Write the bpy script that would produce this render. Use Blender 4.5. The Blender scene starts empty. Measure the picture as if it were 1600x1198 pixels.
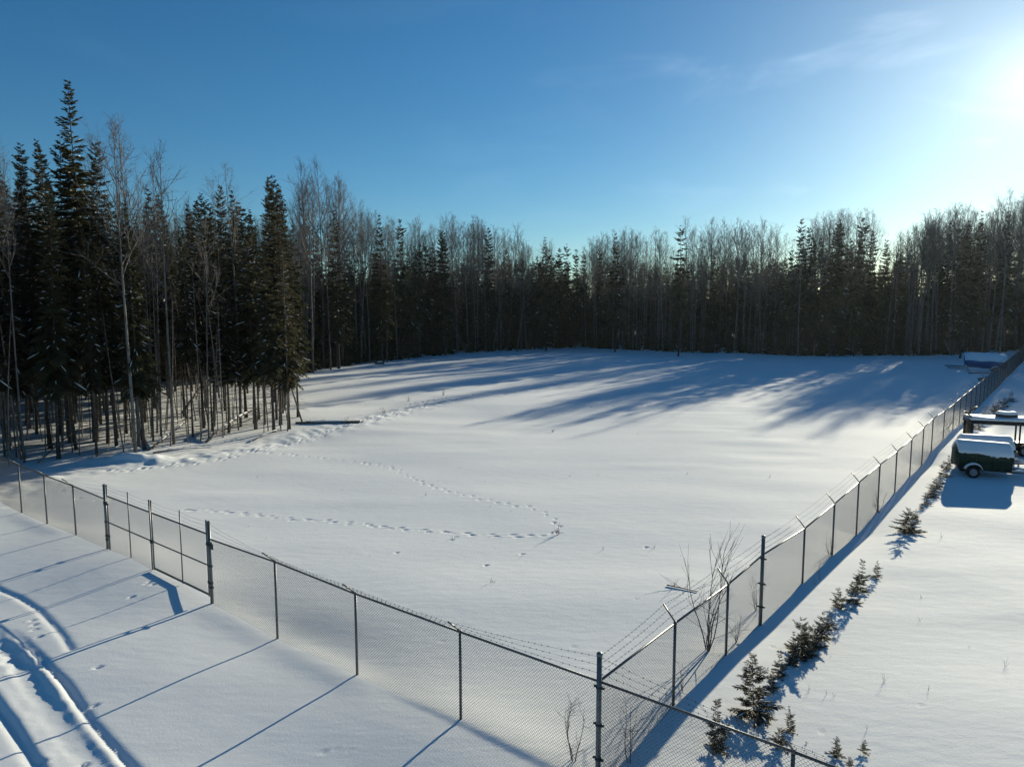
import bpy, math, random
import numpy as np
from mathutils import Vector, Matrix

S = bpy.context.scene
COL = S.collection
R = math.radians
CAM_H, FOC, HOR = 8.0, 1109.0, 480.0
PITCH = math.atan((599.0 - HOR) / FOC)
SUN_AZ, SUN_EL = R(35.3), R(14.3)

# ------------------------------------------------------------------ camera
cd = bpy.data.cameras.new('camera')
cam = bpy.data.objects.new('camera', cd); COL.objects.link(cam)
cam.location = (0, 0, CAM_H)
cam.rotation_euler = (math.pi / 2 - PITCH, 0, 0)
cd.sensor_width = 36; cd.lens = 36 * FOC / 1600
cd.clip_start = .1; cd.clip_end = 6000
S.camera = cam

# ------------------------------------------------------------------ sky
W = bpy.data.worlds.new('World'); S.world = W; W.use_nodes = True
nt = W.node_tree; nt.nodes.clear()
N = nt.nodes.new; L = nt.links.new
SV = Vector((math.sin(SUN_AZ) * math.cos(SUN_EL), math.cos(SUN_AZ) * math.cos(SUN_EL), math.sin(SUN_EL)))
sky = N('ShaderNodeTexSky'); sky.sky_type = 'NISHITA'; sky.sun_disc = False
sky.sun_elevation = SUN_EL; sky.sun_rotation = SUN_AZ
sky.altitude = 500; sky.air_density = 1.0; sky.dust_density = 0.35; sky.ozone_density = 3.0
hs = N('ShaderNodeHueSaturation'); hs.inputs['Saturation'].default_value = 1.17; hs.inputs['Hue'].default_value = .502
tn = N('ShaderNodeMix'); tn.data_type = 'RGBA'; tn.blend_type = 'MULTIPLY'; tn.inputs['Factor'].default_value = 1; tn.inputs['B'].default_value = (.80, 1.0, 1.05, 1)
L(sky.outputs[0], tn.inputs['A']); L(tn.outputs['Result'], hs.inputs['Color'])
tc = N('ShaderNodeTexCoord')
dt = N('ShaderNodeVectorMath'); dt.operation = 'DOT_PRODUCT'
L(tc.outputs['Generated'], dt.inputs[0]); dt.inputs[1].default_value = SV


def wmath(op, a, b=None, clamp=False):
    n = N('ShaderNodeMath'); n.operation = op; n.use_clamp = clamp
    for i, v in enumerate((a, b)):
        if v is None: continue
        if isinstance(v, (int, float)): n.inputs[i].default_value = v
        else: L(v, n.inputs[i])
    return n.outputs[0]


cosang = wmath('MAXIMUM', dt.outputs['Value'], 0.0)
glow = wmath('ADD', wmath('MULTIPLY', wmath('POWER', cosang, 900.0), 3.0),
             wmath('ADD', wmath('MULTIPLY', wmath('POWER', cosang, 160.0), 1.2), wmath('MULTIPLY', wmath('POWER', cosang, 30.0), .75)))
# thin cirrus: stretched noise on the sky dome, brighter near the sun as forward scattering is
mp = N('ShaderNodeMapping'); mp.vector_type = 'POINT'
mp.inputs['Rotation'].default_value = (0, R(-12), SUN_AZ); mp.inputs['Scale'].default_value = (5.0, 5.0, 15.0)
L(tc.outputs['Generated'], mp.inputs['Vector'])
cn = N('ShaderNodeTexNoise'); cn.inputs['Scale'].default_value = 1.0; cn.inputs['Detail'].default_value = 7; cn.inputs['Roughness'].default_value = .52
cn.inputs['Distortion'].default_value = .5
L(mp.outputs[0], cn.inputs['Vector'])
cr = N('ShaderNodeMapRange'); cr.interpolation_type = 'SMOOTHSTEP'
cr.inputs['From Min'].default_value = .52; cr.inputs['From Max'].default_value = .92
L(cn.outputs['Fac'], cr.inputs['Value'])
cl = wmath('MULTIPLY', cr.outputs[0], wmath('ADD', wmath('MULTIPLY', wmath('POWER', cosang, 14.0), 5.5), .12))
tot = wmath('ADD', glow, cl)
gc = N('ShaderNodeVectorMath'); gc.operation = 'SCALE'; gc.inputs[0].default_value = (1.0, .98, .93)
L(tot, gc.inputs['Scale'])
ad = N('ShaderNodeVectorMath'); ad.operation = 'ADD'
L(hs.outputs[0], ad.inputs[0]); L(gc.outputs[0], ad.inputs[1])
bg = N('ShaderNodeBackground'); bg.inputs['Strength'].default_value = .064
L(ad.outputs[0], bg.inputs['Color'])
wo = N('ShaderNodeOutputWorld'); L(bg.outputs[0], wo.inputs[0])

# ------------------------------------------------------------------ sun
sd = bpy.data.lights.new('sun', 'SUN'); sd.energy = 4.8; sd.angle = R(.45); sd.color = (1.0, .925, .70)
so = bpy.data.objects.new('sun', sd); COL.objects.link(so)
so.location = (60, 90, 60); so.rotation_euler = (-SV).to_track_quat('-Z', 'Y').to_euler()

S.view_settings.view_transform = 'Standard'; S.view_settings.look = 'None'
S.view_settings.exposure = .5; S.view_settings.gamma = 1
S.view_settings.use_curve_mapping = False
S.cycles.max_bounces = 6; S.cycles.transparent_max_bounces = 8


# ------------------------------------------------------------------ helpers
def ray(px, py):
    x = (px - 800) / FOC; y = (599 - py) / FOC
    return np.array([x, math.cos(PITCH) + y * math.sin(PITCH), -math.sin(PITCH) + y * math.cos(PITCH)])


def G(px, py, z=0.0):
    d = ray(px, py); t = (z - CAM_H) / d[2]
    return np.array([d[0] * t, d[1] * t])


class MB:
    def __init__(s): s.v = []; s.q = []; s.t = []; s.n = 0
    def add(s, v, q=None, t=None):
        v = np.asarray(v, float).reshape(-1, 3)
        if q is not None and len(q): s.q.append(np.asarray(q, int).reshape(-1, 4) + s.n)
        if t is not None and len(t): s.t.append(np.asarray(t, int).reshape(-1, 3) + s.n)
        s.v.append(v); s.n += len(v)
    def tube(s, pts, rad, n=8, caps=True):
        pts = np.asarray(pts, float); m = len(pts)
        rad = np.full(m, rad) if np.isscalar(rad) else np.asarray(rad, float)
        tg = np.gradient(pts, axis=0); tg /= np.linalg.norm(tg, axis=1)[:, None] + 1e-9
        up = np.array([0, 0, 1.]) if abs(tg[:, 2]).mean() < .8 else np.array([1., .01, 0])
        a = np.cross(tg, up); a /= np.linalg.norm(a, axis=1)[:, None] + 1e-9
        b = np.cross(tg, a)
        th = np.arange(n) * 2 * np.pi / n
        v = pts[:, None] + rad[:, None, None] * (a[:, None] * np.cos(th)[None, :, None] + b[:, None] * np.sin(th)[None, :, None])
        i = np.arange(m - 1)[:, None] * n; k = np.arange(n)[None]; k2 = (k + 1) % n
        q = np.stack([i + k, i + k2, i + n + k2, i + n + k], -1).reshape(-1, 4)
        v = v.reshape(-1, 3); t = []
        if caps:
            v = np.vstack([v, pts[:1], pts[-1:]]); c0 = m * n
            for j in range(n):
                t.append((c0, (j + 1) % n, j)); t.append((c0 + 1, (m - 1) * n + j, (m - 1) * n + (j + 1) % n))
        s.add(v, q, t)
    def prisms(s, P0, P1, r0, r1=None, n=3):
        P0 = np.asarray(P0, float).reshape(-1, 3); P1 = np.asarray(P1, float).reshape(-1, 3); m = len(P0)
        if not m: return
        r0 = np.broadcast_to(np.asarray(r0, float), (m,)); r1 = r0 if r1 is None else np.broadcast_to(np.asarray(r1, float), (m,))
        d = P1 - P0; d = d / (np.linalg.norm(d, axis=1)[:, None] + 1e-9)
        up = np.where(np.abs(d[:, 2:3]) < .85, np.array([[0, 0, 1.]]), np.array([[1., 0, 0]]))
        a = np.cross(d, up); a /= np.linalg.norm(a, axis=1)[:, None] + 1e-9; b = np.cross(d, a)
        th = np.arange(n) * 2 * np.pi / n
        off = a[:, None] * np.cos(th)[None, :, None] + b[:, None] * np.sin(th)[None, :, None]
        v = np.concatenate([P0[:, None] + off * r0[:, None, None], P1[:, None] + off * r1[:, None, None]], 1)
        base = np.arange(m)[:, None] * 2 * n; k = np.arange(n)[None]; k2 = (k + 1) % n
        q = np.stack([base + k, base + k2, base + n + k2, base + n + k], -1).reshape(-1, 4)
        s.add(v, q)
    def diamonds(s, P0, D, ln, wd, roll):
        P0 = np.asarray(P0, float).reshape(-1, 3); D = np.asarray(D, float).reshape(-1, 3); m = len(P0)
        if not m: return
        ln = np.broadcast_to(ln, (m,))[:, None]; wd = np.broadcast_to(wd, (m,))[:, None]; roll = np.broadcast_to(roll, (m,))[:, None]
        D = D / (np.linalg.norm(D, axis=1)[:, None] + 1e-9)
        up = np.where(np.abs(D[:, 2:3]) < .9, np.array([[0, 0, 1.]]), np.array([[1., 0, 0]]))
        a = np.cross(D, up); a /= np.linalg.norm(a, axis=1)[:, None] + 1e-9; b = np.cross(D, a)
        w = a * np.cos(roll) + b * np.sin(roll)
        nn = np.cross(D, w)
        mid = P0 + D * ln * .45 + nn * wd * .25
        v = np.stack([P0, mid + w * wd * .5, P0 + D * ln, mid - w * wd * .5], 1)
        q = np.arange(m * 4).reshape(-1, 4)
        s.add(v, q)
    def box(s, c, d, M=None):
        c = np.asarray(c, float); h = np.asarray(d, float) / 2
        v = np.array([[x, y, z] for x in (-1, 1) for y in (-1, 1) for z in (-1, 1)], float) * h
        if M is not None: v = v @ np.asarray(M).T
        s.add(v + c, [(0, 1, 3, 2), (4, 6, 7, 5), (0, 4, 5, 1), (2, 3, 7, 6), (0, 2, 6, 4), (1, 5, 7, 3)])
    def arrays(s):
        v = np.vstack(s.v) if s.v else np.zeros((0, 3))
        q = np.vstack(s.q) if s.q else np.zeros((0, 4), int)
        t = np.vstack(s.t) if s.t else np.zeros((0, 3), int)
        return v, q, t
    def mesh(s, name, mat, smooth=False):
        v, q, t = s.arrays()
        return raw_mesh(name, v, q, t, [mat], None, smooth)


def raw_mesh(name, v, q, t, mats, midx=None, smooth=False):
    me = bpy.data.meshes.new(name)
    me.vertices.add(len(v)); me.vertices.foreach_set('co', np.ascontiguousarray(v, dtype=np.float32).ravel())
    nl = len(q) * 4 + len(t) * 3
    me.loops.add(nl)
    me.loops.foreach_set('vertex_index', np.concatenate([q.ravel(), t.ravel()]).astype(np.int32))
    npg = len(q) + len(t)
    me.polygons.add(npg)
    st = np.concatenate([np.arange(len(q)) * 4, len(q) * 4 + np.arange(len(t)) * 3]).astype(np.int32)
    me.polygons.foreach_set('loop_start', st)
    if midx is not None: me.polygons.foreach_set('material_index', np.asarray(midx, np.int32))
    if smooth: me.polygons.foreach_set('use_smooth', np.ones(npg, bool))
    for m in mats: me.materials.append(m)
    me.update(calc_edges=True); me.validate()
    return me


def tag(o, label=None, cat=None, group=None, kind=None):
    for k, v in (('label', label), ('category', cat), ('group', group), ('kind', kind)):
        if v: o[k] = v
    return o


def obj(name, me, parent=None):
    o = bpy.data.objects.new(name, me); COL.objects.link(o)
    if parent is not None: o.parent = parent
    return o


def part(name, mb, mat, parent=None, smooth=False, kind=None):
    o = obj(name, mb.mesh(name, mat, smooth), parent)
    if kind: o['kind'] = kind
    return o


def thing(name, label, cat, loc=(0, 0, 0), rz=0, group=None):
    o = bpy.data.objects.new(name, None); COL.objects.link(o)
    o.location = loc; o.rotation_euler = (0, 0, rz); o.empty_display_size = .3
    return tag(o, label, cat, group)


def mat(name, col, rough=.8, spec=.3, metal=0, noise=None, bump=None, trans=0, rand=0):
    m = bpy.data.materials.new(name); m.use_nodes = True
    t = m.node_tree; p = t.nodes['Principled BSDF']
    p.inputs['Roughness'].default_value = rough; p.inputs['Metallic'].default_value = metal
    p.inputs['Specular IOR Level'].default_value = spec
    c = t.nodes.new('ShaderNodeRGB'); c.outputs[0].default_value = (*col, 1); out = c.outputs[0]
    tcn = t.nodes.new('ShaderNodeTexCoord')
    if noise:
        sc, col2, lo, hi, stretch = noise
        mpn = t.nodes.new('ShaderNodeMapping'); mpn.inputs['Scale'].default_value = stretch
        t.links.new(tcn.outputs['Object'], mpn.inputs[0])
        nz = t.nodes.new('ShaderNodeTexNoise'); nz.inputs['Scale'].default_value = sc; nz.inputs['Detail'].default_value = 5
        t.links.new(mpn.outputs[0], nz.inputs['Vector'])
        mr = t.nodes.new('ShaderNodeMapRange'); mr.inputs['From Min'].default_value = lo; mr.inputs['From Max'].default_value = hi
        t.links.new(nz.outputs['Fac'], mr.inputs[0])
        mx = t.nodes.new('ShaderNodeMix'); mx.data_type = 'RGBA'
        t.links.new(mr.outputs[0], mx.inputs['Factor']); t.links.new(out, mx.inputs['A']); mx.inputs['B'].default_value = (*col2, 1)
        out = mx.outputs['Result']
    if rand:
        oi = t.nodes.new('ShaderNodeObjectInfo')
        mr = t.nodes.new('ShaderNodeMapRange'); mr.inputs['To Min'].default_value = 1 - rand; mr.inputs['To Max'].default_value = 1 + rand
        t.links.new(oi.outputs['Random'], mr.inputs[0])
        h = t.nodes.new('ShaderNodeHueSaturation'); t.links.new(mr.outputs[0], h.inputs['Value']); t.links.new(out, h.inputs['Color'])
        mr2 = t.nodes.new('ShaderNodeMapRange'); mr2.inputs['To Min'].default_value = .47; mr2.inputs['To Max'].default_value = .52
        ml = t.nodes.new('ShaderNodeMath'); ml.operation = 'FRACT'
        m7 = t.nodes.new('ShaderNodeMath'); m7.operation = 'MULTIPLY'; m7.inputs[1].default_value = 7.3
        t.links.new(oi.outputs['Random'], m7.inputs[0]); t.links.new(m7.outputs[0], ml.inputs[0]); t.links.new(ml.outputs[0], mr2.inputs[0])
        t.links.new(mr2.outputs[0], h.inputs['Hue'])
        out = h.outputs[0]
    t.links.new(out, p.inputs['Base Color'])
    if bump:
        sc, st = bump
        nb = t.nodes.new('ShaderNodeTexNoise'); nb.inputs['Scale'].default_value = sc; nb.inputs['Detail'].default_value = 6
        t.links.new(tcn.outputs['Object'], nb.inputs['Vector'])
        bp = t.nodes.new('ShaderNodeBump'); bp.inputs['Strength'].default_value = 1; bp.inputs['Distance'].default_value = st
        t.links.new(nb.outputs['Fac'], bp.inputs['Height']); t.links.new(bp.outputs[0], p.inputs['Normal'])
    if trans:
        tr = t.nodes.new('ShaderNodeBsdfTranslucent'); t.links.new(out, tr.inputs['Color'])
        ms = t.nodes.new('ShaderNodeMixShader'); ms.inputs[0].default_value = trans
        t.links.new(p.outputs[0], ms.inputs[1]); t.links.new(tr.outputs[0], ms.inputs[2])
        t.links.new(ms.outputs[0], t.nodes['Material Output'].inputs[0])
    return m


M = {}
M['needles'] = mat('spruce needles', (.040, .050, .022), .7, .25, noise=(.9, (.066, .062, .026), .35, .7, (1, 1, 1)), trans=.12, rand=.3)
M['needles_near'] = mat('grove spruce needles', (.044, .048, .024), .7, .2, noise=(.9, (.082, .070, .034), .4, .7, (1, 1, 1)), trans=.3, rand=.3)
M['needles_sapling'] = mat('young spruce needles', (.085, .082, .045), .7, .2, noise=(9, (.12, .10, .06), .35, .7, (1, 1, 1)), trans=.15, rand=.15)
M['bark'] = mat('spruce bark', (.058, .048, .041), .9, .15, noise=(7, (.12, .105, .095), .4, .75, (1, 1, .35)), rand=.25)
M['bark_pale'] = mat('aspen bark', (.15, .145, .132), .85, .2, noise=(2.4, (.07, .062, .055), .45, .70, (1, 1, .7)), rand=.2)
M['twig'] = mat('bare twigs', (.125, .115, .11), .85, .15, rand=.25)
M['dead'] = mat('dead wood', (.15, .125, .10), .9, .1, noise=(6, (.26, .24, .21), .4, .7, (1, 1, 1)), rand=.2)
M['snow'] = mat('clumped snow', (.80, .82, .85), .6, .3, bump=(14, .02))
M['galv'] = mat('galvanised steel', (.17, .175, .18), .42, .5, metal=.45, noise=(12, (.12, .125, .13), .4, .65, (1, 1, 1)))
M['galv_dull'] = mat('weathered galvanised wire', (.075, .077, .08), .9, .04)
M['green'] = mat('dark green paint', (.005, .024, .014), .6, .2, noise=(5, (.012, .038, .027), .45, .7, (1, 1, 1)))
M['black'] = mat('black painted steel', (.022, .024, .026), .5, .4)
M['rubber'] = mat('tyre rubber', (.02, .02, .021), .85, .2)
M['rim'] = mat('pale wheel rim', (.24, .25, .26), .6, .3)
M['tarp'] = mat('blue tarpaulin', (.010, .105, .26), .7, .1, noise=(2.5, (.014, .13, .32), .4, .7, (1, 1, 1)), bump=(3, .05))
M['white'] = mat('off white paint', (.40, .41, .43), .5, .4)
M['wood'] = mat('weathered brown timber', (.10, .075, .055), .85, .2)
M['red'] = mat('red lamp lens', (.25, .02, .015), .4, .4)


def snow_material():
    m = bpy.data.materials.new('wind packed snow'); m.use_nodes = True
    t = m.node_tree; p = t.nodes['Principled BSDF']; n = t.nodes.new; l = t.links.new
    p.inputs['Roughness'].default_value = .8; p.inputs['Specular IOR Level'].default_value = .12
    tcn = n('ShaderNodeTexCoord')
    a = n('ShaderNodeTexNoise'); a.inputs['Scale'].default_value = .35; a.inputs['Detail'].default_value = 4; l(tcn.outputs['Object'], a.inputs['Vector'])
    mx = n('ShaderNodeMix'); mx.data_type = 'RGBA'; mx.inputs['A'].default_value = (.80, .815, .83, 1); mx.inputs['B'].default_value = (.87, .875, .88, 1)
    l(a.outputs['Fac'], mx.inputs['Factor']); l(mx.outputs['Result'], p.inputs['Base Color'])
    mp2 = n('ShaderNodeMapping'); mp2.inputs['Scale'].default_value = (1.0, 2.2, 1); mp2.inputs['Rotation'].default_value = (0, 0, R(12)); l(tcn.outputs['Object'], mp2.inputs[0])
    b = n('ShaderNodeTexNoise'); b.inputs['Scale'].default_value = 1.6; b.inputs['Detail'].default_value = 4; l(mp2.outputs[0], b.inputs['Vector'])
    c = n('ShaderNodeTexNoise'); c.inputs['Scale'].default_value = 26; c.inputs['Detail'].default_value = 4; c.inputs['Roughness'].default_value = .65; l(tcn.outputs['Object'], c.inputs['Vector'])
    b1 = n('ShaderNodeBump'); b1.inputs['Strength'].default_value = 1; b1.inputs['Distance'].default_value = .011; l(b.outputs['Fac'], b1.inputs['Height'])
    b2 = n('ShaderNodeBump'); b2.inputs['Strength'].default_value = 1; b2.inputs['Distance'].default_value = .0045; l(c.outputs['Fac'], b2.inputs['Height']); l(b1.outputs[0], b2.inputs['Normal'])
    l(b2.outputs[0], p.inputs['Normal'])
    return m


M['ground'] = snow_material()


# ------------------------------------------------------------------ terrain
def vn(x, y, seed=0):
    ix = np.floor(x); iy = np.floor(y); fx = x - ix; fy = y - iy
    fx = fx * fx * fx * (fx * (fx * 6 - 15) + 10); fy = fy * fy * fy * (fy * (fy * 6 - 15) + 10)
    def h(a, b):
        k = (a.astype(np.int64) * 374761393 + b.astype(np.int64) * 668265263 + seed * 1274126177) & 0xffffffff
        k = ((k ^ (k >> 13)) * 1274126177) & 0xffffffff
        return ((k ^ (k >> 16)) & 0xffff) / 32767.5 - 1
    return (h(ix, iy) * (1 - fx) + h(ix + 1, iy) * fx) * (1 - fy) + (h(ix, iy + 1) * (1 - fx) + h(ix + 1, iy + 1) * fx) * fy


K = np.array([1.4293, 11.0454])                 # corner of the two fence lines
DF = np.array([.78529, -.61912])                # along the near fence, towards the right
DR = np.array([.61980, .78476])                 # along the long side fence, away from the camera
# (distance along the line, snow height, rail height)
FRONT = [(-40.0, .0, 1.85), (-37.3, -.05, 1.83), (-34.65, -.05, 1.83), (-32.0, -.1, 1.82), (-29.35, -.1, 1.82), (-26.69, -.15, 1.81), (-24.03, -.12, 1.79), (-21.35, .04, 1.80), (-18.77, .09, 1.77),
         (-17.08, .18, 1.89), (-15.59, .12, 1.90), (-13.82, .11, 1.92), (-12.24, -.04, 1.78), (-9.18, -.14, 1.84), (-6.16, -.08, 1.81), (-3.08, .07, 1.85),
         (0, .06, 1.91), (3.09, .08, 1.95), (6.1, .05, 1.93), (9.15, .05, 1.92)]
SIDE = [(0, .06, 1.91), (2.83, .18, 1.88), (5.54, .15, 1.81), (7.8, .04, 1.86), (11.35, .01, 1.65), (14.6, -.07, 1.66), (17.9, -.23, 1.72), (21.43, -.16, 1.75), (24.9, -.11, 1.73), (28.5, -.06, 1.76),
        (31.9, -.13, 1.85), (34.95, .12, 1.95), (39.4, .11, 1.85), (43.7, .13, 1.82)]
sx = 43.7
while sx < 128:
    sx += 3.3
    SIDE.append((sx, -.09 + .05 * math.sin(sx * .3) - .1 * max(0, sx - 90) / 30, 1.88 + .12 * min(1, max(0, sx - 55) / 30) - .0 * sx))
fs, fz = np.array([a[0] for a in FRONT]), np.array([a[1] for a in FRONT])
ss, sz = np.array([a[0] for a in SIDE]), np.array([a[1] for a in SIDE])
sg = lambda v, w: 1 / (1 + np.exp(-np.clip(v / w, -40, 40)))


def polyd(x, y, pts):
    """distance to a polyline, and the signed side of it"""
    best = np.full(x.shape, 1e9)
    for (ax, ay), (bx, by) in zip(pts[:-1], pts[1:]):
        dx, dy = bx - ax, by - ay; l2 = dx * dx + dy * dy + 1e-9
        t = np.clip(((x - ax) * dx + (y - ay) * dy) / l2, 0, 1)
        best = np.minimum(best, np.hypot(x - ax - t * dx, y - ay - t * dy))
    return best


def chaikin(p, k=2):
    p = np.asarray(p, float)
    for _ in range(k):
        a = p[:-1] * .75 + p[1:] * .25; b = p[:-1] * .25 + p[1:] * .75
        q = np.empty((len(a) * 2, 2)); q[0::2] = a; q[1::2] = b
        p = np.vstack([p[:1], q, p[-1:]])
    return p


def gl(pxs, ext=0):
    p = np.array([G(*a) for a in pxs])
    if ext: p = np.vstack([p, p[-1] + (p[-1] - p[-2]) / np.linalg.norm(p[-1] - p[-2]) * ext])
    return p


T1 = gl([(-20, 950), (27, 992), (49, 1014), (73, 1040), (98, 1064), (118, 1091), (140, 1122), (160, 1144), (189, 1176), (218, 1207)], 4)
R1 = gl([(-22, 960), (11, 991), (38, 1013), (58, 1033), (87, 1069), (113, 1098), (138, 1129), (164, 1158), (191, 1195)], 4)
FL = gl([(-30, 975), (8, 1009), (38, 1042), (62, 1082), (86, 1115), (110, 1144), (138, 1180)], 5)
R2 = gl([(-25, 1050), (4, 1082), (18, 1107), (36, 1133), (51, 1162), (67, 1189)], 5)
T2 = gl([(-20, 1085), (9, 1118), (27, 1144), (42, 1166), (56, 1189)], 5)
ARC = gl([(-25, 905), (0, 919), (30, 932), (60, 951), (85, 978), (100, 997), (110, 1014)])
SCAR = gl([(247, 893), (262, 903), (275, 914), (290, 929), (306, 946)])
SHORE = gl([(-60, 790), (60, 745), (170, 727), (280, 718), (400, 697), (500, 675), (560, 663), (640, 640), (690, 630), (760, 618), (830, 606), (920, 590)])


def height(x, y):
    x = np.asarray(x, float); y = np.asarray(y, float)
    far = np.clip((np.hypot(x, y) - 150) / 200, 0, 1)
    pt = .5 + .5 * vn(x / 7, y / 5, 6)
    z = .15 * vn(x / 13, y / 10, 1) + .045 * vn(x / 5.5 + .3 * y / 5, y / 3.2, 2) + .014 * pt ** 2 * vn(x / 2.2, y / 1.2, 3) + .018 * pt * vn(x / 5 + y / 9, y / 1.25, 7) + .003 * pt ** 2 * vn(x / .8, y / .5, 4)
    # near fence
    px, py = x - K[0], y - K[1]
    s = px * DF[0] + py * DF[1]; n = -(px * DR[0] + py * DR[1])
    s2 = px * DR[0] + py * DR[1]; n2 = px * DF[0] + py * DF[1]
    on1 = (s > -45) & (s < 14); on2 = (s2 > -1) & (s2 < 135)
    w1 = np.exp(-(n / np.where(n > 0, 2.4, 1.3)) ** 2) * on1
    z = z * (1 - w1) + np.interp(s, fs, fz) * w1
    w2 = np.exp(-(n2 / 1.1) ** 2) * on2
    z = z * (1 - w2) + np.interp(s2, ss, sz) * w2
    # drifts held by the mesh: lee side towards the camera falls away sharply
    def ridge(a, b, h):
        k = sg(s - a, .35) * sg(b - s, .35)
        wob = 1 + .35 * vn(s * 1.3, n * 0, 9)
        return h * wob * k * np.where(n > 0, np.exp(-np.abs(n / .13) ** 3), np.exp(-(n / .7) ** 2)) * on1
    z = z + ridge(-4.7, -.4, .03) + ridge(.4, 9, .03)
    for a, b, h in ((-12.0, -9.4, .04), (-8.9, -5.6, .05), (-26.5, -22.2, .05)):   # smooth drifts spreading outwards
        k = sg(s - a, .4) * sg(b - s, .25)
        z = z + h * k * np.exp(-((n - .15) / .45) ** 2) * on1
    near = (y < 30) & (x < 3)
    if near.any():
        xs, ys = x[near], y[near]; zz = np.zeros(xs.shape)
        ch = .5 + .5 * vn(xs * 4.5, ys * 4.5, 12); rag = .06 * vn(xs * 3, ys * 3, 13) + .03 * vn(xs * 9, ys * 9, 14)
        fd = sg(16.3 - ys, .35)
        zz -= fd * .08 * np.exp(-(polyd(xs, ys, T1) / .085) ** 2)
        zz += fd * (.035 + .07 * (ch - .4) * (.3 + .7 * sg(ys - 14.6, .3))) * np.exp(-(polyd(xs, ys, R1) / .12) ** 2)
        zz -= fd * .10 * (.3 + .7 * sg(ys - 15.0, .3)) * np.exp(-((polyd(xs, ys, FL) + rag) / .22) ** 4)
        zz += sg(15.0 - ys, .3) * .03 * np.exp(-((polyd(xs, ys, R2) + rag * .5) / .14) ** 2)
        zz -= sg(14.8 - ys, .3) * .075 * np.exp(-(polyd(xs, ys, T2) / .10) ** 2)
        zz -= .042 * np.exp(-(polyd(xs, ys, ARC) / .075) ** 2)
        sN, nN = s[near], n[near]
        z[near] += zz
    d = polyd(x, y, SHORE)
    w = np.exp(-(d / 1.3) ** 2)
    z = z + w * (.03 + .05 * vn(x * 1.1, y * 1.1, 21) + .045 * vn(x * 2.6, y * 2.6, 22))
    m = G(208, 719); z = z + .36 * np.exp(-((x - m[0]) / 1.9) ** 2 - ((y - m[1]) / .9) ** 2) * (1 + .4 * vn(x * 1.7, y * 1.7, 23))
    return z * (1 - far)


def spaced(segs):
    out = [segs[0][0]]
    for a, b, d0, d1 in segs:
        v = a
        while v < b - 1e-6:
            f = (v - a) / (b - a); v = min(b, v + d0 + (d1 - d0) * f); out.append(v)
    return np.array(out)


gx = spaced([(-3000, -400, 900, 300), (-400, -60, 80, 3), (-60, -20, 1.2, .12), (-20, 8, .065, .065), (8, 45, .075, .22), (45, 120, .5, 4), (120, 3000, 20, 900)])
gy = spaced([(-600, -20, 200, 20), (-20, 9, 6, .4), (9, 24, .065, .065), (24, 60, .08, .30), (60, 150, .35, 2), (150, 400, 4, 60), (400, 4000, 100, 1200)])
XX, YY = np.meshgrid(gx, gy)
ZZ = height(XX, YY)

# animal prints pressed into the snow: (paths along which they run, spacing, depth, size)
rnd = random.Random(5)


def press(x, y, rx, ry, ang, depth):
    i0, i1 = np.searchsorted(gx, (x - .5, x + .5)); j0, j1 = np.searchsorted(gy, (y - .5, y + .5))
    if i1 - i0 < 2 or j1 - j0 < 1: return
    X = XX[j0:j1, i0:i1] - x; Y = YY[j0:j1, i0:i1] - y; c, s_ = math.cos(ang), math.sin(ang)
    r2 = ((X * c + Y * s_) / rx) ** 2 + ((-X * s_ + Y * c) / ry) ** 2
    ZZ[j0:j1, i0:i1] += -depth * np.exp(-r2 ** 1.5) + depth * .22 * np.exp(-(np.sqrt(r2) - 1.5) ** 2 * 5)


def trail(pxs, step, depth, rx, ry, double=0, jit=.04):
    p = chaikin(gl(pxs), 2); seg = np.linalg.norm(np.diff(p, axis=0), axis=1); cs = np.concatenate([[0], np.cumsum(seg)])
    s_ = 0; side = 1
    while s_ < cs[-1]:
        x = np.interp(s_, cs, p[:, 0]); y = np.interp(s_, cs, p[:, 1])
        x2 = np.interp(s_ + .3, cs, p[:, 0]); y2 = np.interp(s_ + .3, cs, p[:, 1]); a = math.atan2(y2 - y, x2 - x) if (x2 != x or y2 != y) else 0
        for k in range(2 if double else 1):
            o = side * .07; e = k * double
            press(x - math.sin(a) * o + math.cos(a) * e + rnd.gauss(0, jit), y + math.cos(a) * o + math.sin(a) * e + rnd.gauss(0, jit), rx * rnd.uniform(.8, 1.2), ry * rnd.uniform(.8, 1.2), a, depth * rnd.uniform(.7, 1.2))
            side = -side
        s_ += step * rnd.uniform(.85, 1.15)


trail([(292, 793), (380, 797), (450, 808), (540, 815), (610, 825), (700, 832), (800, 840), (845, 840), (874, 835)], .80, .055, .15, .042, .28)
trail([(345, 700), (440, 706), (490, 712), (560, 720), (610, 728), (630, 739), (660, 757), (720, 775), (780, 789), (830, 795), (862, 810), (870, 826), (876, 838)], .48, .055, .13, .045)
trail([(910, 637), (1000, 636), (1100, 632), (1180, 628), (1255, 622), (1225, 617), (1190, 613)], .6, .07, .14, .07)
trail([(170, 735), (240, 728), (330, 716), (400, 702), (470, 686), (540, 668), (600, 652)], .34, .07, .11, .06, 0, .14)
trail([(120, 738), (200, 730), (300, 722), (400, 706), (500, 682)], .42, .06, .10, .06, 0, .2)
trail([(560, 664), (640, 642), (700, 628), (780, 614), (860, 600), (940, 588)], .5, .07, .15, .09, 0, .3)
trail([(640, 631), (700, 622), (760, 614)], .34, .06, .13, .09, 0, .25)
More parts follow.
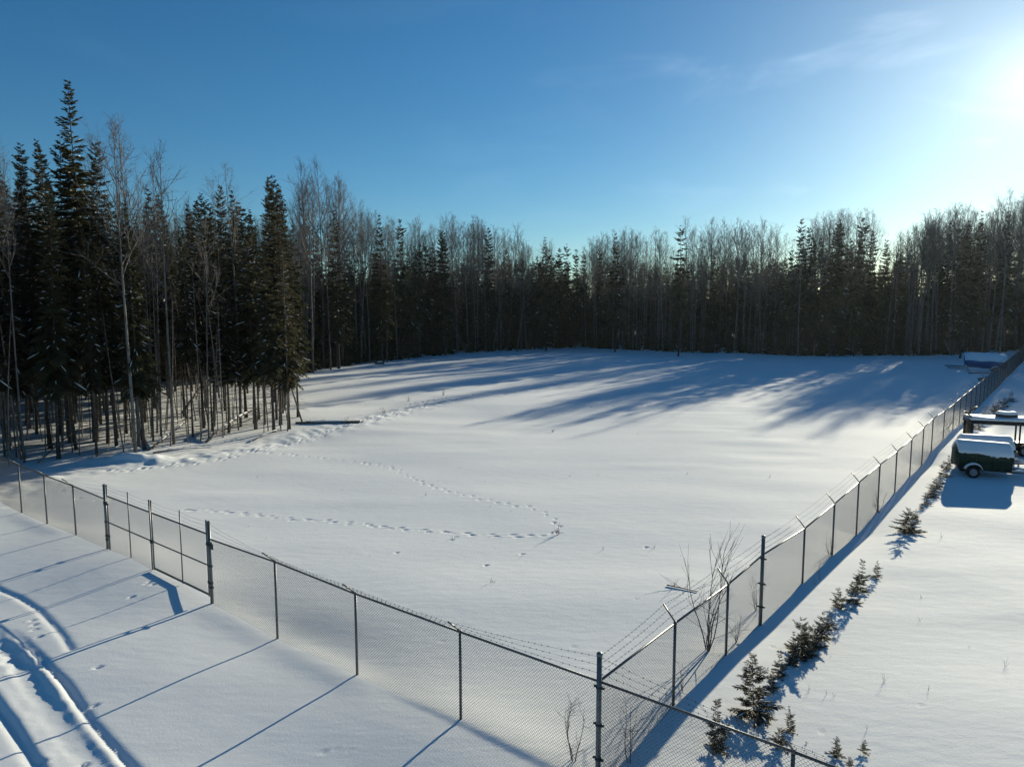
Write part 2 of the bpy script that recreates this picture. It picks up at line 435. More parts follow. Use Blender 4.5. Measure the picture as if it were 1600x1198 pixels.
for a in [(88, 757), (98, 764), (111, 767), (124, 774), (149, 778), (173, 778), (51, 968), (54, 975), (55, 983), (61, 995), (87, 1054), (65, 1185), (131, 1187), (236, 914), (229, 917), (241, 918), (206, 936), (153, 1041), (147, 1097), (1010, 857), (770, 914), (706, 845), (713, 840), (620, 865), (690, 1002), (996, 941), (1207, 1013), (1285, 1143), (1441, 1105), (505, 1168), (527, 1166), (548, 1169), (897, 1010), (760, 886), (816, 868)]:
    p = G(*a); k = .6 if a[1] > 890 and a[0] > 300 else 1; press(p[0], p[1], .08 * k, .055 * k, rnd.uniform(0, 3), .05 * k)

NX, NY = len(gx), len(gy)
idx = (np.arange(NY - 1)[:, None] * NX + np.arange(NX - 1)[None])
quads = np.stack([idx, idx + 1, idx + NX + 1, idx + NX], -1).reshape(-1, 4)
gme = raw_mesh('snow_ground', np.stack([XX, YY, ZZ], -1).reshape(-1, 3), quads, np.zeros((0, 3), int), [M['ground']], None, True)
ground = obj('snow_ground', gme); tag(ground, 'open snow covered ground crossed by tracks and long shadows', None, None, 'structure')


def hz(x, y): return float(height(np.array([x]), np.array([y]))[0])


# ------------------------------------------------------------------ fences
def P3(o, d, s, z, n=0.0, nd=None):
    p = o + d * s + (nd * n if nd is not None else 0)
    return np.array([p[0], p[1], z])


def clip_wires(s0, s1, zb0, zb1, zt0, zt1, sp=.064):
    """the two families of diagonal wires of a chain link panel, clipped to it, in (s, z)"""
    out = []
    zlo = min(zb0, zb1); zhi = max(zt0, zt1); hgt = zhi - zlo
    for fam in (1, -1):
        c = np.arange(s0 - hgt - .1, s1 + hgt + .1, sp)
        A = np.stack([c, np.full_like(c, zlo)], 1); B = np.stack([c + fam * hgt, np.full_like(c, zhi)], 1)
        t0 = np.zeros(len(c)); t1 = np.ones(len(c))
        def half(fa, fb):                        # keep where the value is >= 0
            nonlocal t0, t1
            dn = fb - fa; dn = np.where(np.abs(dn) < 1e-9, 1e-9, dn); tt = -fa / dn
            t0 = np.where(dn > 0, np.maximum(t0, tt), t0); t1 = np.where(dn > 0, t1, np.minimum(t1, tt))
        half(A[:, 0] - s0, B[:, 0] - s0); half(s1 - A[:, 0], s1 - B[:, 0])
        bl = lambda s: zb0 + (zb1 - zb0) * (s - s0) / (s1 - s0)
        tl = lambda s: zt0 + (zt1 - zt0) * (s - s0) / (s1 - s0)
        half(A[:, 1] - bl(A[:, 0]), B[:, 1] - bl(B[:, 0])); half(tl(A[:, 0]) - A[:, 1], tl(B[:, 0]) - B[:, 1])
        ok = t1 > t0 + 1e-3
        out.append(((A + (B - A) * t0[:, None])[ok], (A + (B - A) * t1[:, None])[ok], fam))
    return out


def panel(o, d, nd, s0, s1, zb0, zb1, zt0, zt1, off, parent):
    mb = MB(); r = (.0021 if s0 < 20 else .0014) if d is DR else .0025
    for A, B, fam in clip_wires(s0, s1, zb0, zb1, zt0, zt1):
        f = lambda Q: np.stack([o[0] + d[0] * Q[:, 0] + nd[0] * (off + fam * .002), o[1] + d[1] * Q[:, 0] + nd[1] * (off + fam * .002), Q[:, 1]], 1)
        mb.prisms(f(A), f(B), r, r, 3)
    return part('chain_link_mesh', mb, M['galv_dull'], parent, kind='stuff')


def strand(pts, parent, barb_upto=0, r=.0028):
    """barbed wire: two twisted wires read as one; barbs every 13 cm"""
    mb = MB(); pts = np.asarray(pts); A, B = [], []
    fine = []
    for a, b in zip(pts[:-1], pts[1:]):
        for k in range(4):
            q = a + (b - a) * k / 4; q = q - np.array([0, 0, .03 * 4 * (k / 4) * (1 - k / 4)]); fine.append(q)
    fine.append(pts[-1]); fine = np.array(fine)
    mb.prisms(fine[:-1], fine[1:], r, r, 3)
    for a, b in zip(fine[:-1], fine[1:]):
        if np.hypot(*a[:2]) > barb_upto: continue
        ln = np.linalg.norm(b - a); u = (b - a) / ln
        for k in range(int(ln / .13)):
            c = a + u * (k + .5) * .13
            for ang in (.6, 2.3):
                w = np.array([-u[1] * math.cos(ang), u[0] * math.cos(ang), math.sin(ang)]) * .017
                A.append(c - w); B.append(c + w)
    if A: mb.prisms(A, B, .0035, .0035, 3)
    return part('barbed_wire', mb, M['galv_dull'], parent)


def post(o, d, s, ztop, parent, r=.03, tall=False, cap=True):
    p = o + d * s; zb = hz(p[0], p[1]) - .3
    mb = MB(); mb.tube([(p[0], p[1], zb), (p[0], p[1], ztop)], r, 10)
    ob = part('post', mb, M['galv'], parent, True)
    cb = MB(); rr = r * 1.18
    cb.tube([(p[0], p[1], ztop - .03), (p[0], p[1], ztop + .005), (p[0], p[1], ztop + .025), (p[0], p[1], ztop + .034)], [rr, rr, rr * .75, rr * .25], 10)
    part('post_cap', cb, M['galv'], ob, True)
    return ob, p


def arm(p, z, nd, out, up, ob):
    mb = MB(); a = np.array([p[0], p[1], z]); b = a + np.array([nd[0] * out, nd[1] * out, up])
    mb.tube([a, b], .017, 6); part('barb_arm', mb, M['galv'], ob, True)
    return a, b


def clamps(p, zs, ob, r=.058):
    for z in zs:
        mb = MB(); mb.tube([(p[0], p[1], z - .018), (p[0], p[1], z + .018)], r, 10)
        mb.box((p[0] + DF[0] * .075, p[1] + DF[1] * .075, z), (.05, .03, .03)); mb.box((p[0] - DF[0] * .075, p[1] - DF[1] * .075, z), (.05, .03, .03))
        part('clamp', mb, M['galv_dull'], ob)


def rail_part(name, a, b, parent, r=.022, sag=0):
    mb = MB(); a = np.asarray(a, float); b = np.asarray(b, float)
    mb.tube([a, (a + b) / 2 - np.array([0, 0, sag]), b], r, 8); return part(name, mb, M['galv'], parent, True)


ND_F = -DR                                        # outward from the near fence
ND_R = -DF                                        # the side fence's arms lean over the field


def fence(root, o, d, nd, rows, terminals, arm_out, arm_up, mesh_off, barbs, ground_d):
    """rows: (s, zb, zrail); terminals: set of s standing tall and thick"""
    wires = [[], [], []]
    for i, (s, zb, zr) in enumerate(rows):
        if s in terminals:
            if terminals[s]:
                ob, p = post(o, d, s, zr + .47, root, .045)
                clamps(p, (zr - .1, zr - .75, zr - 1.35), ob)
            p = o + d * s
            for k in range(3): wires[k].append((p[0], p[1], zr + .14 + .14 * k))
        else:
            ob, p = post(o, d, s, zr + .01, root, .029, cap=False)
            a, b = arm(p, zr + .02, nd, arm_out, arm_up, ob)
            for k in range(3): wires[k].append(a + (b - a) * (.32 + .32 * k))
    for (s0, b0, r0), (s1, b1, r1) in zip(rows[:-1], rows[1:]):
        rail_part('top_rail', P3(o, d, s0, r0), P3(o, d, s1, r1), root)
        zb0 = hz(*(o + d * s0)) - .12; zb1 = hz(*(o + d * s1)) - .12
        panel(o, d, nd, s0, s1, zb0, zb1, r0 + .045, r1 + .045, mesh_off, root)
    for w in wires: strand(w, root, barbs)


f_rows = {r[0]: r for r in FRONT}
left_rows = [r for r in FRONT if r[0] <= -18.7]
mid_rows = [r for r in FRONT if -12.3 <= r[0] <= 0]
right_rows = [r for r in FRONT if r[0] >= 0]
fl = thing('chain_link_fence', 'galvanised chain link fence running from the double gate towards the spruce grove', 'fence', (0, 0, 0))
fence(fl, K, DF, ND_F, left_rows, {-18.77: True}, .33, .30, .034, 0, 1)
fm = thing('chain_link_fence', 'galvanised chain link fence between the double gate and the tall corner post', 'fence', (0, 0, 0))
fence(fm, K, DF, ND_F, mid_rows, {-12.24: True, 0: True}, .33, .30, .034, 18, 1)
fr = thing('chain_link_fence', 'short run of chain link fence past the corner post in front of young spruces', 'fence', (0, 0, 0))
fence(fr, K, DF, ND_F, right_rows, {0: False}, .33, .30, .034, 18, 1)
fsd = thing('chain_link_fence', 'long chain link fence from the corner post along the sapling row to the far forest', 'fence', (0, 0, 0))
fence(fsd, K, DR, ND_R, SIDE, {0: False, 7.8: True}, .26, .30, -.034, 20, 1)
# small metal plate wired to the right gate post
pb = K + DF * -12.24
mb = MB(); cpl = pb + DF * .17 + ND_F * .05
mb.box((cpl[0], cpl[1], 1.62), (.20, .012, .16), Matrix.Rotation(math.atan2(DF[1], DF[0]), 3, 'Z'))
mb.box((pb[0] + DF[0] * .06 + ND_F[0] * .04, pb[1] + DF[1] * .06 + ND_F[1] * .04, 1.62), (.06, .02, .03), Matrix.Rotation(math.atan2(DF[1], DF[0]), 3, 'Z'))
part('metal_plate', mb, M['galv_dull'], fm)


def gate_leaf(label, s0, s1, sm, hinge_left):
    g = thing('gate_leaf', label, 'gate', (0, 0, 0), 0, 'two leaves of the double gate')
    o = K; zb = .05 if hinge_left else .19; zt = 1.90; zm = 1.02; top = 2.28
    for s, nm in ((s0, 'stile'), (s1, 'stile'), (sm, 'upright')):
        p = o + DF * s; mb = MB(); mb.tube([(p[0], p[1], zb - .05), (p[0], p[1], top)], .024 if nm == 'stile' else .018, 8)
        part(nm, mb, M['galv'], g, True)
    for nm, z, r in (('top_rail', zt, .023), ('middle_rail', zm, .020), ('bottom_rail', zb, .030)):
        rail_part(nm, P3(o, DF, s0, z), P3(o, DF, s1, z), g, r)
    panel(o, DF, ND_F, s0 + .02, s1 - .02, zb - .02, zb - .02, zt + .02, zt + .02, .03, g)
    for k in range(3):
        z = zt + .12 + .11 * k
        strand([P3(o, DF, s0, z), P3(o, DF, sm, z), P3(o, DF, s1, z)], g, 0)
    sh = s0 if hinge_left else s1; sp = -18.77 if hinge_left else -12.24
    for z in (1.62, .55):
        mb = MB(); a = P3(o, DF, sh, z); b = P3(o, DF, sp, z)
        mb.tube([a, b], .016, 6); mb.tube([a - np.array([0, 0, .03]), a + np.array([0, 0, .03])], .036, 8); mb.tube([b - np.array([0, 0, .03]), b + np.array([0, 0, .03])], .056, 10)
        part('hinge', mb, M['galv_dull'], g)
    if hinge_left:
        mb = MB(); p = o + DF * (s1 + .05); mb.box((p[0], p[1], 1.0), (.12, .07, .10), Matrix.Rotation(math.atan2(DF[1], DF[0]), 3, 'Z')); part('latch', mb, M['galv_dull'], g)
    return g


gate_leaf('gate leaf hung on the post nearer the grove, chain link with a middle rail', -18.60, -15.66, -17.08, True)
gate_leaf('gate leaf hung on the post with the small metal plate', -15.54, -12.37, -13.82, False)


# ------------------------------------------------------------------ trees
def rot2(a): return np.array([math.cos(a), math.sin(a), 0.])


def trunk_path(H, rs, bend):
    m = 9; z = np.linspace(-.4, H, m); f = np.clip(z / H, 0, 1)
    ph = rs.uniform(0, 6.28, 3)
    return np.stack([bend * H * (np.sin(f * 2.2 + ph[0]) - math.sin(ph[0])) * .5, bend * H * (np.sin(f * 2.7 + ph[1]) - math.sin(ph[1])) * .5, z], 1)


def spruce(seed, H, cb, Rm, whorls, per, qd=1.0, wscale=1.0, snow=.25, bend=.012, clubtop=0, lower_dead=10, droop=1.0, pr=1.1):
    """tapered trunk, whorls of drooping branches set with needle sprays, snow lying on part of them"""
    rs = np.random.RandomState(seed)
    tp = trunk_path(H, rs, bend); at = lambda h: np.array([np.interp(h, tp[:, 2], tp[:, i]) for i in range(3)])
    tr = MB(); r0 = .0046 * H + .018
    tr.tube(tp, r0 * (1 - .93 * np.clip(tp[:, 2] / H, 0, 1)) + np.where(tp[:, 2] < 0, .05, 0), 8)
    cw = MB(); sn = MB(); P, D, LN, WD = [], [], [], []; B0, B1, BR = [], [], []
    for k in range(whorls):
        f = (k + rs.uniform(-.4, .4)) / whorls; f = min(max(f, 0), .995)
        h = H * (cb + (1 - cb) * f)
        env = (1 - f) ** .8 * (.55 + .45 * min(1, f * 5 + .35)) + .02
        if clubtop and f > .72: env += clubtop * math.sin((f - .72) / .28 * math.pi) ** .7
        nb = max(3, int(round(per * (1 - .45 * f))))
        a0 = rs.uniform(0, 6.28); gap = rs.uniform(.62, 1.12)
        for j in range(nb):
            if rs.rand() < .16: continue
            az = a0 + j * 6.28 / nb + rs.uniform(-.4, .4)
            Lb = Rm * env * rs.uniform(.45, 1.3) * gap
            u = rot2(az); sd_ = np.array([-u[1], u[0], 0])
            up0 = .95 * (f ** 2) + rs.uniform(-.12, .12); dr = droop * (.75 - .75 * f) + rs.uniform(-.1, .12)
            b = at(h + rs.uniform(-.12, .12))
            pos = lambda t: b + u * Lb * t + np.array([0, 0, 1.]) * Lb * (up0 * t - dr * t * t * 1.1 + .35 * dr * t ** 3)
            pts = np.array([pos(t) for t in (0, .33, .66, 1.0)])
            B0 += list(pts[:-1]); B1 += list(pts[1:]); BR += [.006 + .010 * Lb] * 3
            m = max(4, int((5 + 7 * Lb) * qd))
            for t in np.linspace(.12, 1.0, m):
                p = pos(t); tgt = pos(min(1, t + .05)) - pos(t - .05); tgt /= np.linalg.norm(tgt) + 1e-9
                for sgn in (-1, 1, 0):
                    if sgn == 0 and rs.rand() < .35: continue
                    ln = (.12 + .38 * Lb * (1.1 - t) ** .8) * rs.uniform(.6, 1.25)
                    if sgn == 0: dv = tgt + np.array([0, 0, rs.uniform(-.5, .25)]); ln *= .8
                    else: dv = tgt * rs.uniform(.5, .9) + sd_ * sgn * rs.uniform(.5, 1.0) + np.array([0, 0, rs.uniform(-.55, .12)])
                    P.append(p); D.append(dv); LN.append(ln); WD.append(min(.20, max(.06, ln * .36)) * wscale * rs.uniform(.8, 1.2))
            if rs.rand() < snow and Lb > .35:
                t0 = rs.uniform(.25, .6); t1 = min(1.0, t0 + rs.uniform(.2, .5))
                q = np.array([pos(t) + np.array([0, 0, .05]) for t in np.linspace(t0, t1, 4)])
                w = rs.uniform(.014, .036) * (.6 + .5 * Lb)
                sn.tube(q, [w * .3, w, w * .9, w * .25], 5)
    cw.diamonds(P, D, np.array(LN), np.array(WD), rs.uniform(0, 3.14, len(P)))
    # dead lower twigs on the bare stem
    for k in range(lower_dead):
        h = H * cb * rs.uniform(.15, 1.05); u = rot2(rs.uniform(0, 6.28)); Lb = rs.uniform(.3, 1.0) * Rm * .8
        b = at(h); B0.append(b); B1.append(b + u * Lb + np.array([0, 0, rs.uniform(-.35, .1) * Lb])); BR.append(.010)
        B0.append(b + u * Lb * .5); B1.append(b + u * Lb * .8 + np.array([u[1], -u[0], 0]) * Lb * .3); BR.append(.006)
    tr.prisms(B0, B1, np.array(BR), np.array(BR) * .6, 3)
    return tr, cw, sn


def aspen(seed, H, cb, n1=22, n2=5, n3=4, bend=.02, fork=True, wide=.30, tw=1.0):
    """bare trunk, ascending limbs, three orders of twigs"""
    rs = np.random.RandomState(seed)
    tp = trunk_path(H, rs, bend); at = lambda h: np.array([np.interp(h, tp[:, 2], tp[:, i]) for i in range(3)])
    tr = MB(); r0 = .0046 * H + .022
    tr.tube(tp, np.maximum(r0 * (1 - .95 * np.clip(tp[:, 2] / H, 0, 1) ** 1.1), .008), 8)
    cw = MB(); A, B, RA, RB = [], [], [], []
    def limb(p, d, ln, r, order):
        d = d / np.linalg.norm(d); q = p; segs = 3 if order < 3 else 2; pts = [p]
        for k in range(segs):
            d = d + np.array([0, 0, .16]) + rs.normal(0, .10, 3); d /= np.linalg.norm(d)
            q2 = q + d * ln / segs; A.append(q); B.append(q2); RA.append(r * (1 - k / segs * .7)); RB.append(r * (1 - (k + 1) / segs * .7)); q = q2; pts.append(q)
        if order >= 3: return
        for k in range(n2 if order == 1 else n3):
            t = rs.uniform(.2, 1) * segs; i = min(segs - 1, int(t)); p2 = pts[i] + (pts[i + 1] - pts[i]) * (t - i)
            dd = d * .8 + rs.normal(0, .6, 3); limb(p2, dd, ln * rs.uniform(.32, .58), max(.0045 * tw, r * .5), order + 1)
    for k in range(n1):
        f = ((k + rs.uniform(0, 1)) / n1) ** .9; h = H * (cb + (1 - cb) * f * .97)
        u = rot2(rs.uniform(0, 6.28)); ln = H * wide * (1 - f) ** .75 * rs.uniform(.5, 1.1) + .5
        limb(at(h), u * (.75 - .25 * f) + np.array([0, 0, .75 + .4 * f]), ln, max(.010, r0 * .42 * (1 - f * .7)), 1)
    cw.prisms(A, B, np.array(RA), np.array(RB), 3)
    return tr, cw, None


def tri(parts, names, mats):
    """meshes for a kind of tree: list of (part name, mesh)"""
    out = []
    for mb, n, m in zip(parts, names, mats):
        if mb is None or mb.n == 0: continue
        out.append((n, mb.mesh(n, M[m], n == 'trunk')))
    return out


def joined(parts, mats):
    vs, qs, ts, mi, n = [], [], [], [], 0; qi, ti = [], []
    for i, mb in enumerate(p for p in parts if p is not None and p.n):
        v, q, t = mb.arrays(); vs.append(v); qs.append(q + n); ts.append(t + n); n += len(v); qi.append(np.full(len(q), i)); ti.append(np.full(len(t), i))
    return raw_mesh('tree', np.vstack(vs), np.vstack(qs), np.vstack(ts), [M[m] for m in mats], np.concatenate(qi + ti))


SN = ('trunk', 'crown', 'snow_load'); SMt = ('bark', 'needles', 'snow')
SMn = ('bark', 'needles_near', 'snow')
near_sp = [tri(spruce(10 + i, H, cb, Rm * .84, int(w * 1.6), 5, 1.7, .66, .4, .014, ct, 26), SN, SMn) for i, (H, cb, Rm, w, ct) in enumerate([(17, .30, 1.9, 46, 0), (15, .33, 1.6, 40, .1), (18, .26, 2.0, 48, .08), (13, .30, 1.5, 36, 0), (16, .38, 1.7, 38, .15), (14, .24, 1.7, 40, 0)])]
near_H = [17, 15, 18, 13, 16, 14]
far_parts = [spruce(40 + i, H, cb, Rm, w, 6, .8, 1.5, .12, .01, ct, 5) for i, (H, cb, Rm, w, ct) in enumerate([(18, .22, 2.0, 34, 0), (16, .30, 1.7, 30, .12), (19, .18, 2.2, 36, .0), (15, .25, 1.6, 28, .05), (17, .36, 1.9, 28, .15)])]
far_sp = [tri(p, SN, SMt) for p in far_parts]; far_H = [18, 16, 19, 15, 17]
asp_parts = [aspen(70 + i, H, cb, n1, 5, 5, bd, True, wd, tw) for i, (H, cb, n1, bd, wd, tw) in enumerate([(20, .48, 20, .02, .24, 1.5), (22, .52, 20, .014, .20, 1.5), (19, .42, 22, .03, .26, 1.5), (21, .55, 18, .02, .22, 1.5), (20, .6, 16, .04, .20, 1.5)])]
asp = [tri(p[:2], ('trunk', 'crown'), ('bark_pale', 'twig')) for p in asp_parts]; asp_H = [20, 22, 19, 21, 20]


def plant(name, label, cat, group, kit, loc, rz, sc, szs=1.0, tilt=(0, 0)):
    r = thing(name, label, cat, loc, rz, group); r.scale = (sc * szs, sc * szs, sc)
    r.rotation_euler = (tilt[0], tilt[1], rz)
    for n, me in kit:
        c_ = obj(n, me, r)
        if n == 'snow_load': c_['kind'] = 'stuff'
    return r


SKY = np.array([(-400, 150), (0, 165), (60, 165), (140, 165), (200, 200), (300, 268), (360, 275), (440, 262), (520, 262), (545, 300), (570, 335), (620, 352), (740, 345), (830, 375), (900, 385), (960, 368), (1060, 352), (1130, 350), (1220, 352), (1290, 343), (1400, 338), (1450, 345), (1480, 330), (1540, 345), (1565, 310), (1600, 315), (2600, 300)], float)


def proj(x, y, z):
    d = np.array([x, y, z - CAM_H]); c, s_ = math.cos(PITCH), math.sin(PITCH)
    yc = d[1] * c - d[2] * s_; zc = d[1] * s_ + d[2] * c
    return 800 + FOC * d[0] / yc, 599 - FOC * zc / yc


def want_height(x, y):
    """how tall the wood stands at a place, from its skyline"""
    px, _ = proj(x, y, 0); ytop = np.interp(px, SKY[:, 0], SKY[:, 1]); dd = y
    return CAM_H + (HOR - ytop) / FOC * dd * .965


EDGE = np.array([G(*a) for a in [(455, 588), (510, 577), (560, 571), (640, 560), (740, 551), (900, 543), (1000, 547), (1100, 552), (1240, 556), (1450, 556), (1520, 553), (1600, 547)]])
EDGE = np.vstack([[(-75, 62), (-48, 68)], EDGE, [(118, 128), (150, 105), (210, 90)]])
eaz = np.arctan2(EDGE[:, 0], EDGE[:, 1]); er = np.hypot(EDGE[:, 0], EDGE[:, 1])
rng = random.Random(11)
cand = []
grid = {}


def free(x, y, d):
    i, j = int(x // 2), int(y // 2)
    for a in (-1, 0, 1):
        for b in (-1, 0, 1):
            for (u, v) in grid.get((i + a, j + b), ()):
                if (u - x) ** 2 + (v - y) ** 2 < d * d: return False
    grid.setdefault((i, j), []).append((x, y)); return True


tries = 0
while len(cand) < 2200 and tries < 120000:
    tries += 1
    a = rng.uniform(eaz[0], eaz[-1]); r0 = float(np.interp(a, eaz, er))
    dp = (30 if a > .15 else 46) * rng.random() ** 1.2
    r = r0 + dp + rng.uniform(-.8, .8); x, y = r * math.sin(a), r * math.cos(a)
    if rng.random() > r / 160: continue
    # stay off the side fence
    s2 = (x - K[0]) * DR[0] + (y - K[1]) * DR[1]; n2 = (x - K[0]) * DF[0] + (y - K[1]) * DF[1]
    if -1 < s2 < 132 and abs(n2) < 1.6: continue
    if not free(x, y, 1.1): continue
    cand.append((dp, x, y))
cand.sort()
n_sp = n_as = 0; rest = []
MAXK = 215
for dp, x, y in cand:
    Hw = want_height(x, y); px, _ = proj(x, y, 0)
    left = px < 760
    cl_ = float(vn(np.array([x / 7.0]), np.array([y / 7.0]), 31)[0])
    isp = rng.random() < (.40 if dp < 10 else .55) + .7 * cl_
    if px < 480: Hw = min(Hw, 18.5)
    Hw *= 1 + .07 * float(vn(np.array([a * 38]), np.array([.5]), 33)[0])
    open_ = float(vn(np.array([(x * .82 - y * .573) / 3.3]), np.array([.3]), 35)[0]) < -.02      # glades that let the low sun through
    if open_ and px > 480:
        if rng.random() < .35: continue
        Hw *= rng.uniform(.62, .86) if px < 1280 else rng.uniform(.80, .96)
    rz = rng.uniform(0, 6.28)
    if isp: k = rng.randrange(5); h = Hw * (rng.uniform(.78, 1.05) if dp < 10 else rng.uniform(.42, .74)); sc = h / far_H[k]
    else: k = rng.randrange(5); h = Hw * rng.uniform(.90, 1.05); sc = h / asp_H[k]
    vis = -40 < px < 1640
    z = hz(x, y)
    if isp and n_sp < MAXK and vis:
        n_sp += 1
        plant('spruce_tree', 'dark spruce in the forest wall along the left far side of the clearing' if left else 'dark spruce in the forest wall behind the blue tarpaulin' if px > 1380 else 'dark spruce in the forest wall straight behind the snowfield', 'tree', 'spruces of the left far edge' if left else 'spruces behind the blue tarpaulin' if px > 1380 else 'spruces of the far forest wall', far_sp[k], (x, y, z), rz, sc, rng.uniform(.85, 1.15), (rng.gauss(0, .015), rng.gauss(0, .015)))
    elif not isp and n_as < MAXK + 60 and vis:
        n_as += 1
        plant('aspen_tree', 'leafless grey aspen among spruces on the left far side of the clearing' if left else 'leafless grey aspen in the forest wall behind the blue tarpaulin' if px > 1380 else 'leafless grey aspen in the forest wall straight behind the snowfield', 'tree', 'aspens of the left far edge' if left else 'aspens behind the blue tarpaulin' if px > 1380 else 'aspens of the far forest wall', asp[k], (x, y, z), rz, sc, rng.uniform(.85, 1.15), (rng.gauss(0, .02), rng.gauss(0, .02)))
    else:
        rest.append((isp, k, x, y, z, rz, sc))

# shorter spruces farther in, which shut out the sky between the stems
for q in range(2000):
    a = rng.uniform(eaz[0], eaz[-1]); r = float(np.interp(a, eaz, er)) + 16 + 60 * rng.random(); x, y = r * math.sin(a), r * math.cos(a)
    s2 = (x - K[0]) * DR[0] + (y - K[1]) * DR[1]; n2 = (x - K[0]) * DF[0] + (y - K[1]) * DF[1]
    if -1 < s2 < 132 and abs(n2) < 2.5: continue
    k = rng.randrange(5); rest.append((True, k, x, y, hz(x, y), rng.uniform(0, 6.28), rng.uniform(11.5, 17.0) / far_H[k] * (1.0 if r < 150 else 1.15)))

# the rest of the wood, behind and beyond those: one mass, instanced on points
far_join = [joined(p, SMt) for p in far_parts]; asp_join = [joined(p[:2], ('bark_pale', 'twig')) for p in asp_parts]


def forest_mass(name, label, items, meshes):
    pm = bpy.data.meshes.new(name); pm.from_pydata([(a[2], a[3], a[4]) for a in items], [], [])
    for nm, tp_, vals in (('pid', 'INT', [a[1] for a in items]), ('sc', 'FLOAT', [a[6] for a in items]), ('rz', 'FLOAT', [a[5] for a in items])):
        at_ = pm.attributes.new(nm, tp_, 'POINT'); at_.data.foreach_set('value', vals)
    o = obj(name, pm); tag(o, label, None, None, 'stuff')
    g = bpy.data.node_groups.new(name, 'GeometryNodeTree')
    g.interface.new_socket('Geometry', in_out='INPUT', socket_type='NodeSocketGeometry'); g.interface.new_socket('Geometry', in_out='OUTPUT', socket_type='NodeSocketGeometry')
    n = g.nodes.new; l = g.links.new
    gi = n('NodeGroupInput'); go = n('NodeGroupOutput'); jn = n('GeometryNodeJoinGeometry')
    def attr(nm, tp_):
        a = n('GeometryNodeInputNamedAttribute'); a.data_type = tp_; a.inputs['Name'].default_value = nm
        return next(s for s in a.outputs if s.enabled and s.name == 'Attribute')
    pid, scv, rzv = attr('pid', 'INT'), attr('sc', 'FLOAT'), attr('rz', 'FLOAT')
    cx = n('ShaderNodeCombineXYZ'); l(rzv, cx.inputs['Z'])
    for i, me in enumerate(meshes):
        src = bpy.data.objects.new('tree_source', me)
        oi = n('GeometryNodeObjectInfo'); oi.inputs['Object'].default_value = src
        cp = n('FunctionNodeCompare'); cp.data_type = 'INT'; cp.operation = 'EQUAL'
        ins = [s for s in cp.inputs if s.enabled]; l(pid, ins[0]); ins[1].default_value = i
        ip = n('GeometryNodeInstanceOnPoints')
        l(gi.outputs[0], ip.inputs['Points']); l(cp.outputs[0], ip.inputs['Selection']); l(oi.outputs['Geometry'], ip.inputs['Instance'])
        l(cx.outputs[0], ip.inputs['Rotation']); l(scv, ip.inputs['Scale'])
        l(ip.outputs[0], jn.inputs[0])
    l(jn.outputs[0], go.inputs[0])
    md = o.modifiers.new('trees', 'NODES'); md.node_group = g
    return o


forest_mass('spruce_woods', 'mass of dark spruces filling the depth of the forest', [a for a in rest if a[0]], far_join)
forest_mass('aspen_woods', 'mass of bare aspens filling the depth of the forest', [a for a in rest if not a[0]], asp_join)
print('far things', n_sp, n_as, 'mass', len(rest))

# understorey: young spruces and brush that close the foot of the wood
und = []
while len(und) < 3200:
    a = rng.uniform(eaz[0], eaz[-1]); r0 = float(np.interp(a, eaz, er)); r = r0 + 1.5 + 60 * rng.random() ** 1.5
    x, y = r * math.sin(a), r * math.cos(a)
    s2 = (x - K[0]) * DR[0] + (y - K[1]) * DR[1]; n2 = (x - K[0]) * DF[0] + (y - K[1]) * DF[1]
    if -1 < s2 < 132 and abs(n2) < 2.2: continue
    und.append((True, rng.randrange(3), x, y, -.2, rng.uniform(0, 6.28), rng.uniform(.5, 1.3) * (.7 if r - r0 < 4 else 1)))
und_join = [joined(spruce(90 + i, 4.2, .04, 1.15, 13, 6, 1.0, 1.7, .10, .02, 0, 0), SMt) for i in range(3)]
forest_mass('undergrowth', 'low young spruces and brush closing the foot of the forest', und, und_join)

# the near grove on the left
GROVE = np.array([G(*a) for a in [(-260, 775), (-100, 752), (0, 733), (100, 718), (210, 706), (300, 692), (370, 682), (450, 676), (476, 664), (470, 645), (456, 622)]])
gaz = np.arctan2(GROVE[:, 0], GROVE[:, 1]); gr = np.hypot(GROVE[:, 0], GROVE[:, 1])


def ground_tree(px, py): p = G(px, py); return p[0], p[1], hz(p[0], p[1])


